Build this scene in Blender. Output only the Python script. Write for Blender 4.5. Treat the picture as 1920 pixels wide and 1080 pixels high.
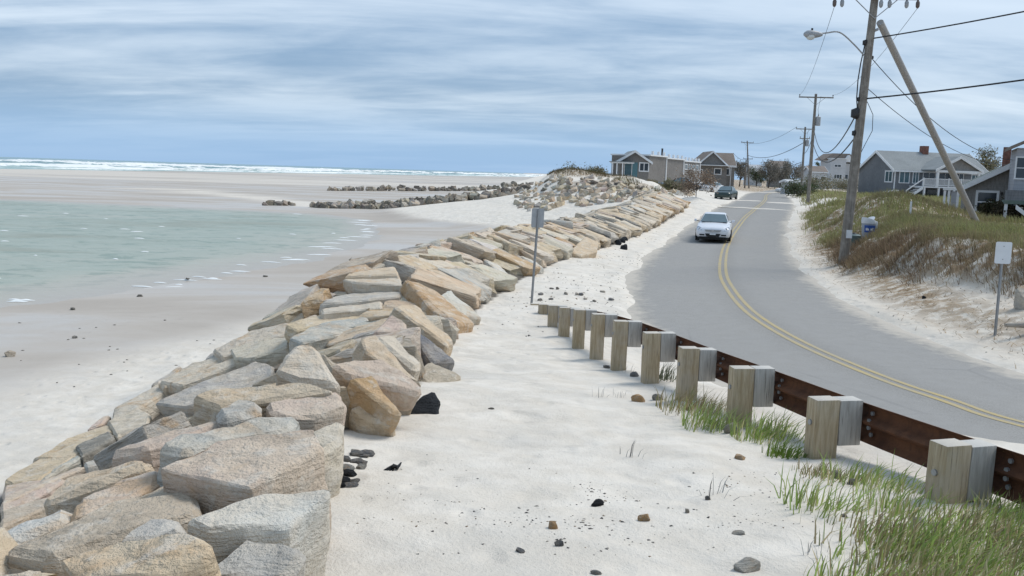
import bpy, bmesh, math, random
import numpy as np
from mathutils import Vector, Matrix, noise, Quaternion

random.seed(7)
R_ = math.radians
for o in list(bpy.data.objects):
    bpy.data.objects.remove(o)
scene = bpy.context.scene
COL = scene.collection

# ------------------------------------------------------------------ camera
FPX, CAMZ = 1660.0, 3.4
PITCH, ROLL = R_(7.42), R_(1.79)
cF = np.array([0, math.cos(PITCH), -math.sin(PITCH)])
_u0 = np.array([0, math.sin(PITCH), math.cos(PITCH)])
_r0 = np.array([1.0, 0, 0])
cR = _r0 * math.cos(ROLL) + _u0 * math.sin(ROLL)
cU = _u0 * math.cos(ROLL) - _r0 * math.sin(ROLL)
CAM = np.array([0, 0, CAMZ])
cam_d = bpy.data.cameras.new('camera')
cam = bpy.data.objects.new('camera', cam_d)
COL.objects.link(cam)
cam.matrix_world = Matrix(((cR[0], cU[0], -cF[0], 0), (cR[1], cU[1], -cF[1], 0), (cR[2], cU[2], -cF[2], CAMZ), (0, 0, 0, 1)))
cam_d.sensor_width = 36.0
cam_d.lens = 36.0 * FPX / 1920.0
cam_d.clip_start = 0.1
cam_d.clip_end = 60000
scene.camera = cam
scene.render.resolution_x = 1024
scene.render.resolution_y = 576

# ------------------------------------------------------------------ light and exposure
SUN_EL, SUN_AZ = R_(52), R_(62)      # azimuth measured from +Y towards +X
scene.view_settings.view_transform = 'Standard'
scene.view_settings.look = 'None'
scene.view_settings.gamma = 1.0
scene.view_settings.use_curve_mapping = False
scene.view_settings.exposure = 0.98
sun_d = bpy.data.lights.new('sun', 'SUN')
sun_d.energy = 1.35
sun_d.angle = R_(24)
sun_d.color = (1.0, 0.965, 0.91)
sun = bpy.data.objects.new('sun', sun_d)
COL.objects.link(sun)
sdir = Vector((math.sin(SUN_AZ) * math.cos(SUN_EL), math.cos(SUN_AZ) * math.cos(SUN_EL), math.sin(SUN_EL)))
sun.rotation_euler = (-sdir).to_track_quat('-Z', 'Y').to_euler()
sun.location = (30, 20, 60)

class NT:
    def __init__(s, tree):
        s.t = tree; s.n = tree.nodes; s.l = tree.links
    def add(s, typ, **kw):
        n = s.n.new(typ)
        for k, v in kw.items(): setattr(n, k, v)
        return n
    def put(s, sock, val):
        if isinstance(val, bpy.types.NodeSocket): s.l.new(val, sock)
        elif val is not None:
            if isinstance(val, tuple) and len(val) == 3 and sock.type == 'RGBA': val = val + (1.0,)
            sock.default_value = val
    def math(s, op, a, b=None, c=None, clamp=False):
        n = s.add('ShaderNodeMath', operation=op); n.use_clamp = clamp
        for i, v in enumerate((a, b, c)):
            if v is not None: s.put(n.inputs[i], v)
        return n.outputs[0]
    def mix(s, f, a, b, blend='MIX'):
        n = s.add('ShaderNodeMix', data_type='RGBA', blend_type=blend)
        s.put(n.inputs[0], f); s.put(n.inputs[6], a); s.put(n.inputs[7], b)
        return n.outputs[2]
    def noise(s, vec, scale, detail=4, rough=.55, dist=0.0):
        n = s.add('ShaderNodeTexNoise')
        if vec is not None: s.put(n.inputs['Vector'], vec)
        n.inputs['Scale'].default_value = scale; n.inputs['Detail'].default_value = detail
        n.inputs['Roughness'].default_value = rough; n.inputs['Distortion'].default_value = dist
        return n.outputs['Fac']
    def ramp(s, f, a, b, lo=0.0, hi=1.0, smooth=True):
        n = s.add('ShaderNodeMapRange'); n.interpolation_type = 'SMOOTHSTEP' if smooth else 'LINEAR'
        s.put(n.inputs[0], f)
        for i, v in enumerate((a, b, lo, hi)): n.inputs[i + 1].default_value = v
        return n.outputs[0]
    def mapping(s, vec, scale=(1, 1, 1), rot=(0, 0, 0), loc=(0, 0, 0)):
        n = s.add('ShaderNodeMapping'); s.put(n.inputs[0], vec)
        n.inputs['Scale'].default_value = scale; n.inputs['Rotation'].default_value = rot; n.inputs['Location'].default_value = loc
        return n.outputs[0]
    def bump(s, h, strength=.5, dist=.02, normal=None):
        n = s.add('ShaderNodeBump'); n.inputs['Strength'].default_value = strength; n.inputs['Distance'].default_value = dist
        s.put(n.inputs['Height'], h)
        if normal is not None: s.put(n.inputs['Normal'], normal)
        return n.outputs[0]
    def attr(s, name):
        return s.add('ShaderNodeAttribute', attribute_name=name).outputs['Color']
    def sep(s, c):
        return s.add('ShaderNodeSeparateColor') if False else s._sep(c)
    def _sep(s, c):
        n = s.add('ShaderNodeSeparateColor'); s.put(n.inputs[0], c); return n.outputs

# ------------------------------------------------------------------ sky
world = bpy.data.worlds.new('World')
scene.world = world
world.use_nodes = True
w = NT(world.node_tree)
w.n.clear()
wout = w.add('ShaderNodeOutputWorld')
bg = w.add('ShaderNodeBackground')
sky = w.add('ShaderNodeTexSky', sky_type='NISHITA')
sky.sun_disc = False
sky.sun_elevation = SUN_EL
sky.sun_rotation = SUN_AZ
sky.altitude = 0
geo = w.add('ShaderNodeTexCoord').outputs['Generated']
sx = w.add('ShaderNodeSeparateXYZ'); w.put(sx.inputs[0], geo)
el = w.math('MAXIMUM', sx.outputs[2], 0.0)
den = w.math('ADD', el, 0.13)
cx = w.math('DIVIDE', sx.outputs[0], den); cy = w.math('DIVIDE', sx.outputs[1], den)
cv = w.add('ShaderNodeCombineXYZ'); w.put(cv.inputs[0], cx); w.put(cv.inputs[1], cy)
p1 = w.mapping(cv.outputs[0], scale=(.42, 1.15, 1), rot=(0, 0, R_(-12)))
n1 = w.noise(p1, 1.0, 7, .54, .6)
p2 = w.mapping(cv.outputs[0], scale=(.20, 1.05, 1), rot=(0, 0, R_(-6)), loc=(3.1, 1.2, 0))
n2 = w.noise(p2, 1.0, 6, .5, .3)
p3 = w.mapping(cv.outputs[0], scale=(1.5, 2.6, 1), rot=(0, 0, R_(12)), loc=(7, 2, 0))
n3 = w.noise(p3, 1.0, 5, .6, .4)
mixn = w.math('ADD', w.math('MULTIPLY', n1, .55), w.math('ADD', w.math('MULTIPLY', n2, .25), w.math('MULTIPLY', n3, .20)))
dark = (.155, .238, .350); light = (.355, .428, .515)
cl = w.mix(w.ramp(mixn, .39, .60), dark, light)
wisp = w.ramp(w.math('ADD', w.math('MULTIPLY', n2, .75), w.math('MULTIPLY', n1, .25)), .56, .72)
band = w.math('MULTIPLY', w.ramp(el, .03, .07), w.ramp(el, .20, .09))
cl = w.mix(w.math('MULTIPLY', wisp, w.math('ADD', w.math('MULTIPLY', band, .75), .2)), cl, (.58, .64, .70))
cl = w.mix(w.ramp(el, .085, .012, 0, .85), cl, (.185, .315, .495))
skyc = w.mix(1.0, sky.outputs[0], (.085, .085, .085), 'MULTIPLY')
fin = w.mix(.88, skyc, cl)
w.put(bg.inputs[0], fin)
bg.inputs[1].default_value = 0.88
w.l.new(bg.outputs[0], wout.inputs[0])

# ------------------------------------------------------------------ projection helpers
def ray(px, py):
    d = cF + cR * ((px - 960.0) / FPX) + cU * ((540.0 - py) / FPX)
    return d
def gp(px, py, z=0.0):
    d = ray(px, py); t = (z - CAMZ) / d[2]
    return CAM + d * t
def dp(px, py, depth):                       # point at distance y = depth
    d = ray(px, py); return CAM + d * (depth / d[1])
def project(p):
    v = np.asarray(p, float) - CAM
    dz = v @ cF
    return 960 + FPX * (v @ cR) / dz, 540 - FPX * (v @ cU) / dz

# ------------------------------------------------------------------ numpy noise
def _hash(ix, iy, seed):
    h = (ix.astype(np.int64) * 374761393 + iy.astype(np.int64) * 668265263 + seed * 1442695041) & 0x7fffffff
    h = ((h ^ (h >> 13)) * 1274126177) & 0x7fffffff
    return ((h ^ (h >> 16)) & 0xffff) / 65535.0
def vn(x, y, sc, seed=0):
    x = np.asarray(x, float) / sc; y = np.asarray(y, float) / sc
    ix = np.floor(x); iy = np.floor(y); fx = x - ix; fy = y - iy
    fx = fx * fx * (3 - 2 * fx); fy = fy * fy * (3 - 2 * fy)
    a = _hash(ix, iy, seed); b = _hash(ix + 1, iy, seed); c = _hash(ix, iy + 1, seed); d = _hash(ix + 1, iy + 1, seed)
    return (a * (1 - fx) + b * fx) * (1 - fy) + (c * (1 - fx) + d * fx) * fy - .5
def fbm(x, y, sc, seed=0, oct=4):
    s = 0; a = 1.0
    for i in range(oct):
        s = s + a * vn(x, y, sc, seed + i * 17); sc *= .47; a *= .5
    return s
def sst(a, b, x):
    t = np.clip((np.asarray(x, float) - a) / (b - a), 0, 1); return t * t * (3 - 2 * t)

# ------------------------------------------------------------------ terrain
S_Y = [-60, 0, 3, 5.4, 8.2, 11, 14.2, 15.6, 18.5, 21, 30, 45, 60, 76, 117, 240, 600]
S_Z = [1.9, 1.72, 1.62, 1.42, 1.12, .83, .42, .31, .21, .2, .2, .3, .6, 1.15, 1.35, 1.6, 1.8]
R_Y = [-60, 46, 60, 76, 117, 240, 600]
R_Z = [0, 0, .4, 1.05, 1.2, 1.4, 1.6]
XL_Y = [-60, 0, 4.2, 6.5, 8.2, 12, 18.6, 24, 31, 43.6, 53, 74, 84, 92, 110, 150, 260, 600, 3000]
XL_X = [-.8, -.8, -.85, -1.2, -.8, -.75, -.78, 0, 1.5, 5.8, 8.7, 14.7, 15.2, 9, 3.5, 6, 12, 24, 110]
WALL_END = 77.0
ctr = [(60, -34), (34, -8), (20, 1.5), (13.4, 6.0), (9.5, 9.8)]
for (a, b, z) in [(1920, 800, 0), (1780, 755, 0), (1650, 710, 0), (1500, 645, 0), (1410, 590, 0), (1370, 545, 0), (1355, 510, 0),
                  (1359, 470, 0), (1371, 440, .25), (1395, 410, .6), (1420, 390, 1.0), (1435, 375, 1.15), (1441, 363, 1.3)]:
    q = gp(a, b, z); ctr.append((q[0], q[1]))
ctr += [(62, 205), (95, 300), (150, 420)]
ctr = np.array(ctr)
def catmull(P, n=24):
    P = np.vstack([2 * P[0] - P[1], P, 2 * P[-1] - P[-2]]); out = []
    for i in range(1, len(P) - 2):
        for t in np.linspace(0, 1, n, endpoint=False):
            a, b, c, d = P[i - 1], P[i], P[i + 1], P[i + 2]
            out.append(.5 * (2 * b + (c - a) * t + (2 * a - 5 * b + 4 * c - d) * t * t + (3 * b - a - 3 * c + d) * t ** 3))
    out.append(P[-2]); return np.array(out)
rc = catmull(ctr)
for _ in range(14): rc[1:-1] = .25 * rc[:-2] + .5 * rc[1:-1] + .25 * rc[2:]
rt = np.gradient(rc, axis=0); rt /= np.linalg.norm(rt, axis=1)[:, None]
HW = 3.05
def road_c(x, y):
    x = np.ravel(x); y = np.ravel(y); c = np.full(x.shape, 999.0); rz = np.zeros(x.shape)
    near = (x > -12) & (x < 190) & (y > -50) & (y < 450)
    idx = np.where(near)[0]
    c[~near] = np.where(x[~near] > 80 + .35 * y[~near], 999., -999.)
    for k in range(0, len(idx), 40000):
        j = idx[k:k + 40000]
        d2 = (x[j, None] - rc[None, :, 0]) ** 2 + (y[j, None] - rc[None, :, 1]) ** 2
        m = d2.argmin(1)
        dx = x[j] - rc[m, 0]; dy = y[j] - rc[m, 1]
        c[j] = np.sqrt(d2[np.arange(len(j)), m]) * np.where(dx * rt[m, 1] - dy * rt[m, 0] >= 0, 1, -1)
        rz[j] = np.interp(rc[m, 1], R_Y, R_Z)
    rz[~near] = np.interp(y[~near], R_Y, R_Z)
    return c, rz
# tidal pool outline at z = -2
PZ = -2.0
pool_px = [(-120, 590), (0, 574), (200, 560), (380, 536), (500, 512), (590, 486), (660, 462), (705, 445), (712, 430), (690, 412), (600, 402), (480, 395), (330, 388), (120, 378), (-60, 372)]
POOL = np.array([gp(a, b, PZ)[:2] for a, b in pool_px] + [(-160, 95), (-110, 45), (-50, 26)])
def in_poly(x, y, P):
    ins = np.zeros(x.shape, bool); n = len(P)
    for i in range(n):
        x1, y1 = P[i]; x2, y2 = P[(i + 1) % n]
        cond = ((y1 > y) != (y2 > y)); xi = (x2 - x1) * (y - y1) / ((y2 - y1) if y2 != y1 else 1e-9) + x1
        ins ^= cond & (x < xi)
    return ins
def poly_sd(x, y, P):
    d = np.full(x.shape, 1e9); n = len(P)
    for i in range(n):
        a = P[i]; b = P[(i + 1) % n]; ab = b - a
        t = np.clip(((x - a[0]) * ab[0] + (y - a[1]) * ab[1]) / (ab @ ab), 0, 1)
        d = np.minimum(d, np.hypot(x - a[0] - t * ab[0], y - a[1] - t * ab[1]))
    return np.where(in_poly(x, y, P), -d, d)
SH_X = [-4000, -900, -400, -235, -215, -165, -60, 60, 300, 1500]
SH_Y = [120, 160, 230, 372, 500, 690, 1000, 1500, 2600, 5000]
def wall_core(u, y):
    """height of the rubble wall's core at cross distance u from its landward toe"""
    s = np.interp(y, S_Y, S_Z); k = sst(14, 22, y)
    un = np.array([-.25, 0, .5, 1.4, 2.6, 4.5, 7.2])
    zn = [s - .1, s - .05, s + .10, s - .12, -.05 + .35 * (s - 1.0), -1.05 + 0 * s, -1.72 + 0 * s]
    uf = np.array([-.25, 0, 1.2, 2.6, 3.6, 5.5, 8.0])
    zf = [s - .1, s - .08, s + .30, s + .66, s + .50, -.6 + .3 * s, -1.6 + 0 * s]
    def lerp(U, Z):
        out = np.array(Z[0] + 0 * u, float)
        for i in range(len(U) - 1):
            t = np.clip((u - U[i]) / (U[i + 1] - U[i]), 0, 1); out = out + (Z[i + 1] - Z[i]) * t
        return out
    return lerp(un, zn) * (1 - k) + lerp(uf, zf) * k
def H(x, y, full=False):
    x = np.asarray(x, float); y = np.asarray(y, float); shp = np.broadcast(x, y).shape
    x = np.broadcast_to(x, shp).ravel().copy(); y = np.broadcast_to(y, shp).ravel().copy()
    c, rz = road_c(x, y)
    s = np.interp(y, S_Y, S_Z); xl = np.interp(y, XL_Y, XL_X); u = xl - x
    hw = HW + fbm(x, y, 2.2, 5) * .34 + .10 * np.sin(y * .7)
    e = -c - hw                                   # metres outside the left road edge
    micro = fbm(x, y, 1.6, 11) * .085 + fbm(x, y, .5, 19, 3) * .030
    # left land
    land = rz + (s - rz) * sst(-.1, 2.3, e)
    far_l = sst(62, 92, y)
    land = land + far_l * (.35 * sst(1, 8, e) + .35 * sst(4, 20, e))
    # mound in front of the dune house
    mz = 2.0 * sst(0, 1, (1.0 - np.hypot((x - 11) / 10.5, (y - 116) / 23)) / .42)
    ridge = 1.25 * np.exp(-((x - 7.5) / 4.2) ** 2 - ((y - 121) / 5.0) ** 2) + .5 * np.exp(-((x - 15) / 4) ** 2 - ((y - 124) / 4) ** 2)
    lump = 1.1 * np.exp(-((x - 15.6 - .0 * y) / 1.9) ** 2 - ((y - 80) / 3.5) ** 2)
    # beach
    beach = -1.55 - .45 * sst(7, 30, u) + fbm(x, y, 30, 31) * .10 * sst(8, 30, u) + fbm(x, y * 2, 8, 37) * .03
    ymk = sst(74, 90, y)
    beach = beach + ymk * 1.6 * sst(26, 4, u)
    psd = poly_sd(x, y, POOL) if full else np.full(x.shape, 9.0)
    if full:
        wp = sst(20, 0, psd + fbm(x, y, 5, 201) * 3); tgt = PZ + .02 + .007 * np.maximum(psd, 0)
        beach = beach * (1 - wp) + tgt * wp - .46 * sst(1.5, -9, psd + fbm(x, y, 4, 203) * 1.5)
    ys = np.interp(x, SH_X, SH_Y)
    beach = np.minimum(beach, -1.95 + .0 * y - np.clip((y - ys) * .012, 0, 3.0))
    beach = np.where(u < 25, np.maximum(beach, -1.55 - .45 * sst(7, 30, u) + ymk * 1.6 * sst(26, 4, u) - .2), beach)
    core = wall_core(u, y)
    bl = sst(6.2, 8.0, u); wl = core * (1 - bl) + beach * bl
    tw = sst(.05, .75, u); wl = land * (1 - tw) + wl * tw
    t2 = sst(-6, 10, u)
    natural = land * (1 - t2) + beach * t2
    kend = sst(WALL_END - 3, WALL_END + 5, y)
    zl = wl * (1 - kend) + natural * kend
    zl = zl + np.where(y > 85, np.maximum(mz - np.maximum(zl - 0.6, 0) * .8, 0) * sst(85, 96, y), 0) + (ridge + 0) * sst(95, 110, y) + lump
    # right land
    q = c - (HW + fbm(x, y, 2.0, 7) * .3)
    plate = np.interp(y, [-60, 14, 22, 27, 35, 44, 52, 60, 72, 85, 120, 300, 600], [1.7, 1.7, 1.75, 1.8, 1.75, 1.75, 1.75, 1.75, 1.7, 1.6, 1.7, 1.8, 1.8])
    plate = plate + 1.5 * np.exp(-((x - 20.5) / 4.2) ** 2 - ((y - 52) / 7.5) ** 2) - .45 * sst(19, 25, x) * sst(26, 34, y) * sst(75, 60, y)
    fs = np.interp(y, [-60, 22, 27, 33, 40, 60], [3.6, 3.5, 2.5, 1.5, 1.2, .8]) + fbm(x, y, 2.4, 43) * 1.1
    fw = np.interp(y, [-60, 22, 30, 45, 60, 80], [1.7, 1.6, 1.7, 5.0, 6.0, 7.0])
    apron = .75 * sst(0, 4.0, q)
    zr = rz + apron + np.maximum(plate - rz - .75 - fbm(x, y, 7, 53) * .45 * sst(4, 8, q), 0) * sst(0, 1, (q - fs) / fw) + fbm(x, y, 1.3, 59) * .10 * sst(.6, 2, q)
    zr = np.where(c > 900, 1.9, zr)
    z = np.where(c < 0, zl + micro * np.clip((e - .1) / .8, 0, 1) * np.where(u > 7.5, .25, 1), zr + .3 * micro)
    inside = sst(.35, -.25, np.abs(c) - hw)
    z = z * (1 - inside) + (rz - .07) * inside
    edge = np.exp(-((np.abs(c) - hw - .45) / .3) ** 2) * .05
    z = z + np.where(y < 130, edge, 0)
    z = np.where((u > 60) & (c < -100), np.minimum(z, beach), z)
    if full:
        return z.reshape(shp), dict(c=c, rz=rz, u=u, q=q, e=e, psd=psd, beach=beach, ys=ys, fs=fs, fw=fw, x=x, y=y)
    return z.reshape(shp)
def hz(x, y): return float(H(np.array([x]), np.array([y]))[0])
def hit(px, py, lift=0.0, t0=2.0, t1=260.0, fn=None):
    d = ray(px, py); t = np.exp(np.linspace(math.log(t0), math.log(t1), 900))
    P = CAM[None, :] + d[None, :] * t[:, None]
    h = (fn or H)(P[:, 0], P[:, 1]) + lift
    below = np.where(P[:, 2] < h)[0]
    i = below[0] if len(below) else len(t) - 1
    if i == 0: return P[0]
    a0 = P[i - 1, 2] - h[i - 1]; a1 = P[i, 2] - h[i]
    f = a0 / (a0 - a1 + 1e-9)
    return P[i - 1] * (1 - f) + P[i] * f

# ------------------------------------------------------------------ object helpers
def tag(o, label=None, cat=None, group=None, kind=None):
    if label: o['label'] = label
    if cat: o['category'] = cat
    if group: o['group'] = group
    if kind: o['kind'] = kind
    return o
def empty(name, loc=(0, 0, 0), rz=0.0):
    o = bpy.data.objects.new(name, None); COL.objects.link(o)
    o.location = loc; o.rotation_euler = (0, 0, rz); o.empty_display_size = .2
    return o
def link(name, me, mat=None, parent=None, loc=None):
    o = bpy.data.objects.new(name, me); COL.objects.link(o)
    if mat is not None and not me.materials: me.materials.append(mat)
    if parent is not None: o.parent = parent
    if loc is not None: o.location = loc
    return o
def npmesh(name, V, F, mat, smooth=False, cols=None):
    """V (n,3), F list of (m,k) int arrays"""
    me = bpy.data.meshes.new(name)
    V = np.asarray(V, np.float32)
    Fs = F if isinstance(F, list) else [F]
    Fs = [np.asarray(f, np.int32) for f in Fs if len(f)]
    me.vertices.add(len(V)); me.vertices.foreach_set('co', V.ravel())
    tot = sum(f.size for f in Fs); npoly = sum(len(f) for f in Fs)
    me.loops.add(tot); me.loops.foreach_set('vertex_index', np.concatenate([f.ravel() for f in Fs]))
    me.polygons.add(npoly)
    starts = []; off = 0
    for f in Fs:
        starts.append(off + np.arange(len(f)) * f.shape[1]); off += f.size
    me.polygons.foreach_set('loop_start', np.concatenate(starts).astype(np.int32))
    if smooth: me.polygons.foreach_set('use_smooth', np.ones(npoly, bool))
    me.update(calc_edges=True)
    if cols is not None:
        for nm, c in cols.items():
            a = me.color_attributes.new(nm, 'FLOAT_COLOR', 'POINT')
            a.data.foreach_set('color', np.asarray(c, np.float32).ravel())
    if mat: me.materials.append(mat)
    return me

class MB:
    def __init__(s): s.v = []; s.f = []
    def quad(s, a, b, c, d):
        n = len(s.v); s.v += [tuple(a), tuple(b), tuple(c), tuple(d)]; s.f.append((n, n + 1, n + 2, n + 3)); return s
    def poly(s, pts):
        n = len(s.v); s.v += [tuple(p) for p in pts]; s.f.append(tuple(range(n, n + len(pts)))); return s
    def box(s, x0, x1, y0, y1, z0, z1, taper=0.0, M=None):
        n = len(s.v); t = taper
        pts = [(x0, y0, z0), (x1, y0, z0), (x1, y1, z0), (x0, y1, z0), (x0 + t, y0 + t, z1), (x1 - t, y0 + t, z1), (x1 - t, y1 - t, z1), (x0 + t, y1 - t, z1)]
        if M is not None: pts = [tuple(M @ Vector(p)) for p in pts]
        s.v += pts
        s.f += [tuple(n + i for i in q) for q in ((0, 3, 2, 1), (4, 5, 6, 7), (0, 1, 5, 4), (1, 2, 6, 5), (2, 3, 7, 6), (3, 0, 4, 7))]
        return s
    def prism(s, poly, axis, a, b):
        """poly 2D (p,q); axis 'x': extrude along x with (y,z)=poly; 'y': (x,z)=poly; 'z': (x,y)=poly"""
        n = len(s.v); m = len(poly)
        def mk(p, t): return {'x': (t, p[0], p[1]), 'y': (p[0], t, p[1]), 'z': (p[0], p[1], t)}[axis]
        s.v += [mk(p, a) for p in poly] + [mk(p, b) for p in poly]
        s.f.append(tuple(n + i for i in range(m))[::-1]); s.f.append(tuple(n + m + i for i in range(m)))
        for i in range(m):
            j = (i + 1) % m; s.f.append((n + i, n + j, n + m + j, n + m + i))
        return s
    def tube(s, pts, r, k=8, caps=True, r2=None):
        pts = [Vector(p) for p in pts]; n = len(s.v); m = len(pts)
        ref = Vector((0, 0, 1)) if abs((pts[-1] - pts[0]).normalized().z) < .9 else Vector((1, 0, 0))
        for i, p in enumerate(pts):
            t = (pts[min(i + 1, m - 1)] - pts[max(i - 1, 0)]).normalized()
            a = t.cross(ref).normalized(); b = t.cross(a)
            rr = r[i] if isinstance(r, (list, tuple)) else (r if r2 is None else r + (r2 - r) * i / (m - 1))
            for q in range(k):
                th = 2 * math.pi * q / k; s.v.append(tuple(p + a * math.cos(th) * rr + b * math.sin(th) * rr))
        for i in range(m - 1):
            for q in range(k):
                q2 = (q + 1) % k; s.f.append((n + i * k + q, n + i * k + q2, n + (i + 1) * k + q2, n + (i + 1) * k + q))
        if caps:
            s.f.append(tuple(n + q for q in range(k))[::-1]); s.f.append(tuple(n + (m - 1) * k + q for q in range(k)))
        return s
    def build(s, name, mat, parent=None, bevel=0.0, smooth=False, seg=2):
        me = bpy.data.meshes.new(name); me.from_pydata(s.v, [], s.f); me.update()
        bm = bmesh.new(); bm.from_mesh(me)
        bmesh.ops.recalc_face_normals(bm, faces=bm.faces)
        if bevel > 0:
            bmesh.ops.bevel(bm, geom=list(bm.edges), offset=bevel, segments=seg, affect='EDGES', profile=.5, clamp_overlap=True)
        bm.to_mesh(me); bm.free()
        if smooth:
            me.polygons.foreach_set('use_smooth', np.ones(len(me.polygons), bool)); me.set_sharp_from_angle(angle=R_(38))
        me.materials.append(mat)
        return link(name, me, None, parent)
def dup(o, parent=None):
    c = o.copy(); COL.objects.link(c); c.parent = parent
    for ch in o.children: dup(ch, c)
    return c

# ------------------------------------------------------------------ materials
MATS = {}
def mat(name):
    m = bpy.data.materials.new(name); m.use_nodes = True
    t = NT(m.node_tree); b = t.n.get('Principled BSDF'); b.inputs['Specular IOR Level'].default_value = .3
    MATS[name] = m
    return m, t, b
def simple(name, col, rough=.7, metal=0.0, var=.12, scale=6.0, bump=0.0, spec=.3):
    m, t, b = mat(name)
    oc = t.add('ShaderNodeTexCoord').outputs['Object']
    n = t.noise(oc, scale, 5, .6)
    f = t.ramp(n, .3, .7, 1 - var, 1 + var, False)
    c = t.mix(1.0, tuple(col), t.mix(f, (0, 0, 0), (1, 1, 1)), 'MULTIPLY')
    cc = t.add('ShaderNodeVectorMath', operation='SCALE'); t.put(cc.inputs[0], tuple(col)); t.put(cc.inputs['Scale'], f)
    t.put(b.inputs['Base Color'], cc.outputs[0])
    b.inputs['Roughness'].default_value = rough; b.inputs['Metallic'].default_value = metal
    b.inputs['Specular IOR Level'].default_value = spec
    if bump: t.put(b.inputs['Normal'], t.bump(t.noise(oc, scale * 6, 4, .6), bump, .01))
    return m

# ground: sand with wetness, litter and rubble from the terrain itself
def make_ground_mat():
    m, t, b = mat('sand')
    pos = t.add('ShaderNodeNewGeometry').outputs['Position']
    a = t.sep(t.attr('ground'))
    wet, litter, rub = a[0], a[1], a[2]
    big = t.noise(pos, .35, 5, .6); mid = t.noise(pos, 2.2, 5, .62); fine = t.noise(pos, 38, 3, .7); grain = t.noise(pos, 170, 2, .7)
    dry = t.mix(t.ramp(mid, .3, .7), (.655, .60, .52), (.76, .71, .635))
    dry = t.mix(t.ramp(big, .46, .74, 0, .35), dry, (.63, .57, .485))
    dry = t.mix(t.ramp(t.noise(pos, .9, 5, .65), .46, .68, 0, .45), dry, (.555, .53, .485))
    peb = t.ramp(fine, .68, .76, 0, 1)
    dry = t.mix(t.math('MULTIPLY', peb, t.ramp(mid, .46, .62, 0, .55)), dry, (.20, .17, .14))
    flat = t.noise(t.mapping(pos, scale=(.35, 1, 1)), .11, 5, .6, .6)
    wetc = t.mix(t.ramp(flat, .35, .66), (.40, .355, .305), (.52, .475, .42))
    wetc = t.mix(t.ramp(mid, .55, .8, 0, .3), wetc, (.25, .23, .20))
    col = t.mix(wet, dry, wetc)
    lit = t.mix(t.ramp(fine, .35, .65), (.165, .108, .058), (.36, .26, .155))
    ln = t.math('MULTIPLY', litter, t.ramp(t.math('ADD', mid, t.math('MULTIPLY', fine, .5)), .62, .80))
    col = t.mix(ln, col, lit)
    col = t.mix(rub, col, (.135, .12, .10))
    t.put(b.inputs['Base Color'], col)
    sheen = t.math('MULTIPLY', wet, t.ramp(flat, .44, .6, .25, 1))
    t.put(b.inputs['Roughness'], t.ramp(sheen, 0, 1, .92, .36, False))
    t.put(b.inputs['Specular IOR Level'], t.ramp(wet, 0, 1, .12, .40))
    vf = t.add('ShaderNodeTexVoronoi', feature='SMOOTH_F1'); t.put(vf.inputs['Vector'], t.mapping(pos, scale=(1, .72, 1), rot=(0, 0, .5))); vf.inputs['Scale'].default_value = 2.7; vf.inputs['Randomness'].default_value = 1.0
    dim = t.math('MULTIPLY', t.ramp(vf.outputs['Distance'], .02, .30), t.ramp(t.noise(pos, .8, 3), .36, .54))
    hgt = t.math('ADD', t.math('MULTIPLY', dim, .75), t.math('ADD', t.math('MULTIPLY', mid, 1.0), t.math('ADD', t.math('MULTIPLY', fine, .26), t.math('MULTIPLY', grain, .12))))
    bn = t.add('ShaderNodeBump'); bn.inputs['Distance'].default_value = .05
    t.put(bn.inputs['Height'], hgt); t.put(bn.inputs['Strength'], t.ramp(wet, 0, 1, .85, .08))
    t.put(b.inputs['Normal'], bn.outputs[0])
    return m
make_ground_mat()

def make_asphalt():
    m, t, b = mat('asphalt')
    pos = t.add('ShaderNodeNewGeometry').outputs['Position']
    uv = t.sep(t.attr('lane'))
    fine = t.noise(pos, 55, 3, .75); mid = t.noise(pos, 3.0, 5, .65); big = t.noise(pos, .30, 4, .6)
    col = t.mix(t.ramp(fine, .25, .75), (.19, .182, .170), (.37, .36, .337))
    col = t.mix(t.ramp(big, .35, .65, 0, .4), col, (.25, .246, .238))
    # worn wheel tracks
    tr = t.math('MULTIPLY', t.ramp(uv[1], .0, 1, 0, .5), t.ramp(mid, .2, .7, .4, 1))
    col = t.mix(tr, col, (.35, .344, .332))
    # blown sand along both edges
    sd = t.math('ADD', uv[0], t.math('MULTIPLY', t.math('SUBTRACT', mid, .5), .45))
    sd = t.math('ADD', sd, t.math('MULTIPLY', t.math('SUBTRACT', big, .5), .35))
    col = t.mix(t.ramp(sd, .80, 1.06, 0, .85), col, (.55, .50, .43))
    # tar seams
    vr = t.add('ShaderNodeTexVoronoi', feature='DISTANCE_TO_EDGE'); t.put(vr.inputs['Vector'], t.mix(.06, pos, t.add('ShaderNodeTexNoise').outputs['Color'], 'ADD'))
    vr.inputs['Scale'].default_value = .22
    crack = t.math('MULTIPLY', t.ramp(vr.outputs['Distance'], .008, .002), t.ramp(big, .46, .62, 0, .22))
    col = t.mix(crack, col, (.16, .16, .162))
    t.put(b.inputs['Base Color'], col); b.inputs['Roughness'].default_value = .9; b.inputs['Specular IOR Level'].default_value = .15
    t.put(b.inputs['Normal'], t.bump(fine, .5, .012))
    return m
make_asphalt()
def make_paint():
    m, t, b = mat('road_paint')
    pos = t.add('ShaderNodeNewGeometry').outputs['Position']
    wear = t.ramp(t.math('ADD', t.noise(pos, 26, 4, .7), t.math('MULTIPLY', t.noise(pos, 1.2, 4), .5)), .55, .88, .05, .9)
    t.put(b.inputs['Base Color'], t.mix(wear, (.48, .365, .14), (.36, .32, .24))); b.inputs['Roughness'].default_value = .75
make_paint()

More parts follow.
